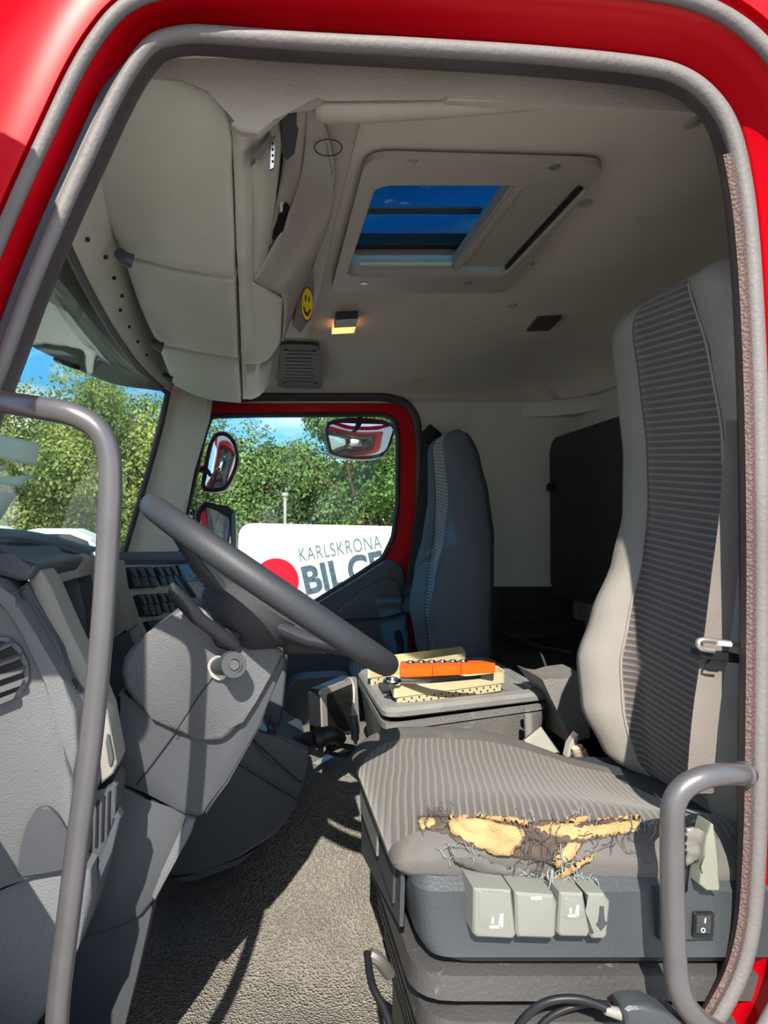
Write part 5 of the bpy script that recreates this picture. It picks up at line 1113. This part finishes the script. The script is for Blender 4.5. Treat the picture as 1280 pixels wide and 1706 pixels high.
# streetlight pole, far cars
t = thing('lamp_pole', 'thin pale pole rising above the white box trailer', 'pole', P(475,880,14.0)-Vector((0, 0, 1.9)))
bm = nb(); b_ = P(475,880,14.0); tube(bm, [Vector((b_.x, 14, 0)), P(475,824,14.0)], .03, 8, 0); finish('pole', bm, 'silver', t)
bm = nb(); disc(bm, P(475,826,14.0), (0, 0, 1), .07, .06, 12); finish('pole_cap', bm, 'silver', t)
def car(label, c, L_, m, rz=0, h=1.35, zs=1.55):
    t = thing('van', label, 'van', c, 'parked vans beyond the windscreen'); X = Vector((math.cos(rz), math.sin(rz), 0)); Y = Vector((-math.sin(rz), math.cos(rz), 0)); c = Vector(c)
    prof = [(-.5,.32),(-.5,.62),(-.46,.80),(-.27,.90),(-.13,1.28),(-.02,h),(.20,h),(.34,1.2),(.45,.92),(.5,.86),(.5,.36),(.40,.30),(-.42,.30)]
    bm = nb(); prism(bm, [c+X*(x*L_)-Y*.85+Vector((0, 0, z*zs)) for x, z in prof], Y*1.7, .06); finish('body', bm, m, t, 30)
    bm = nb(); prism(bm, [c+X*(x*L_)-Y*.86+Vector((0, 0, z*zs)) for x, z in [(-.24,.93),(-.12,1.22),(-.01,h-.07),(.19,h-.07),(.31,1.16),(.36,.95)]], Y*1.72, .01); finish('side_window', bm, 'screen', t, 30)
    for x in (-.32, .32):
        for s in (-.87, .70): bm = nb(); disc(bm, c+X*(x*L_)+Y*s+Vector((0, 0, .32)), Y, .32, .18, 20); finish('wheel', bm, 'blackm', t, 30)
    return t
car('white van parked beyond the windscreen, nearest of the row', (-5.4, 12.0, 0), 4.4, 'white', .12)
car('red van parked at the left edge of the windscreen view', (-9.1, 14.2, 0), 4.2, 'red', 0, 1.4)
car('white van parked behind the nearest one, before the trees', (-4.5, 15.0, 0), 3.0, 'white', .1, 1.32)

# trees
def tree(label, x, y, h, w, m, seed, nleaf):
    rg = np.random.default_rng(seed); t = thing('tree', label, 'tree', (x, y, 0), 'trees beyond the yard')
    bm = nb(); tube(bm, [(x, y, 0), (x+.1, y, h*.3), (x-.1, y+.1, h*.6)], (.22, .10), 10, 4); finish('trunk', bm, 'bark', t, 60)
    for k in range(5):
        a = rg.uniform(0, 6.28); z0 = h*rg.uniform(.25, .5); bm = nb(); tube(bm, [(x, y, z0), (x+math.cos(a)*w*.25, y+math.sin(a)*w*.25, z0+h*.15), (x+math.cos(a)*w*.4, y+math.sin(a)*w*.4, z0+h*.3)], (.08, .02), 6, 3); finish('branch', bm, 'bark', t, 60)
    nc = 46; ph = rg.uniform(0, 2*np.pi, nc); u = rg.uniform(-1, 1, nc); rr = rg.uniform(.55, 1, nc)
    cx = np.stack([x+np.cos(ph)*np.sqrt(1-u*u)*rr*w*.42, y+np.sin(ph)*np.sqrt(1-u*u)*rr*w*.42, h*.53+u*rr*h*.40], 1)
    cr_ = rg.uniform(.6, 1.25, nc)*w*.17
    idx = rg.integers(0, nc, nleaf); dv = rg.normal(size=(nleaf, 3)); dv /= np.linalg.norm(dv, axis=1)[:, None]
    p = cx[idx]+dv*(cr_[idx]*rg.uniform(.55, 1.05, nleaf))[:, None]; p[:, 2] = np.maximum(p[:, 2], .2)
    n = dv+rg.normal(size=(nleaf, 3))*.6; n /= np.linalg.norm(n, axis=1)[:, None]
    a = np.cross(n, rg.normal(size=(nleaf, 3))); a /= np.linalg.norm(a, axis=1)[:, None]; b = np.cross(n, a); s = rg.uniform(.03, .075, nleaf)[:, None]
    v = np.stack([p-a*s, p+b*s*.55, p+a*s, p-b*s*.55], 1).reshape(-1, 3)-np.array([x, y, 0])
    me = bpy.data.meshes.new('foliage'); me.vertices.add(len(v)); me.vertices.foreach_set('co', v.ravel()); me.loops.add(nleaf*4); me.loops.foreach_set('vertex_index', np.arange(nleaf*4)); me.polygons.add(nleaf)
    me.polygons.foreach_set('loop_start', np.arange(0, nleaf*4, 4)); me.polygons.foreach_set('loop_total', np.full(nleaf, 4)); me.update(calc_edges=True); me.validate(); me.materials.append(M[m])
    f = bpy.data.objects.new('foliage', me); C.objects.link(f); f.parent = t
    return t
TR = [('tree with yellow green crown seen through the far left of the windscreen', -8.6, 19, 6.6, 5.0, 'leaf1', 1), ('broad tree with pale yellowish crown behind the top bend of the long grab handle', -6.3, 18, 6.0, 4.6, 'leaf2', 2),
      ('olive tree just left of the windscreen pillar', -4.1, 19, 6.7, 4.6, 'leaf2', 3), ('green tree seen left of the upper wide angle mirror', -2.2, 21, 5.4, 4.2, 'leaf1', 4),
      ('rounded green tree directly behind the thin pale pole', -.2, 21, 5.0, 4.4, 'leaf1', 5), ('tall leafy tree behind the kerb mirror in the far window', 2.9, 20, 6.6, 4.8, 'leaf1', 6),
      ('deep green tree at the right edge of the far window', 4.8, 19, 7.2, 5.0, 'leaf3', 7), ('low dark tree in the gap behind the white trailer', .9, 23, 4.6, 4.5, 'leaf3', 8), ('deep green tree furthest left in the windscreen', -11.6, 21, 7.0, 5.4, 'leaf3', 9),
      ('dark tree behind the yellowish crowns in the windscreen', -5.6, 23, 6.9, 5.0, 'leaf3', 10), ('green tree far right beyond the cab', 7.6, 20, 7.4, 5.2, 'leaf1', 11)]
for lb, x, y, h, w, m, sd_ in TR: tree(lb, x, y, h, w, m, sd_, 34000)
# hedge closing the view under the crowns
rg = np.random.default_rng(99); n_l = 40000; p = np.stack([rg.uniform(-16, 10, n_l), rg.uniform(23.6, 25.2, n_l), rg.uniform(0, 4.2, n_l)], 1); p[:, 1] += np.sin(p[:, 0]*2)*.3+np.sin(p[:, 2]*3)*.3
n = rg.normal(size=(n_l, 3)); n[:, 1] -= 1; n /= np.linalg.norm(n, axis=1)[:, None]; a = np.cross(n, rg.normal(size=(n_l, 3))); a /= np.linalg.norm(a, axis=1)[:, None]; b = np.cross(n, a); s = .14
v = np.stack([p-a*s, p+b*s*.6, p+a*s, p-b*s*.6], 1).reshape(-1, 3); me = bpy.data.meshes.new('hedge'); me.from_pydata(v.tolist(), [], np.arange(n_l*4).reshape(-1, 4).tolist()); me.materials.append(M['leaf3'])
o = bpy.data.objects.new('hedge', me); C.objects.link(o); tag(o, 'dense dark green hedge behind all the trees', 'hedge')
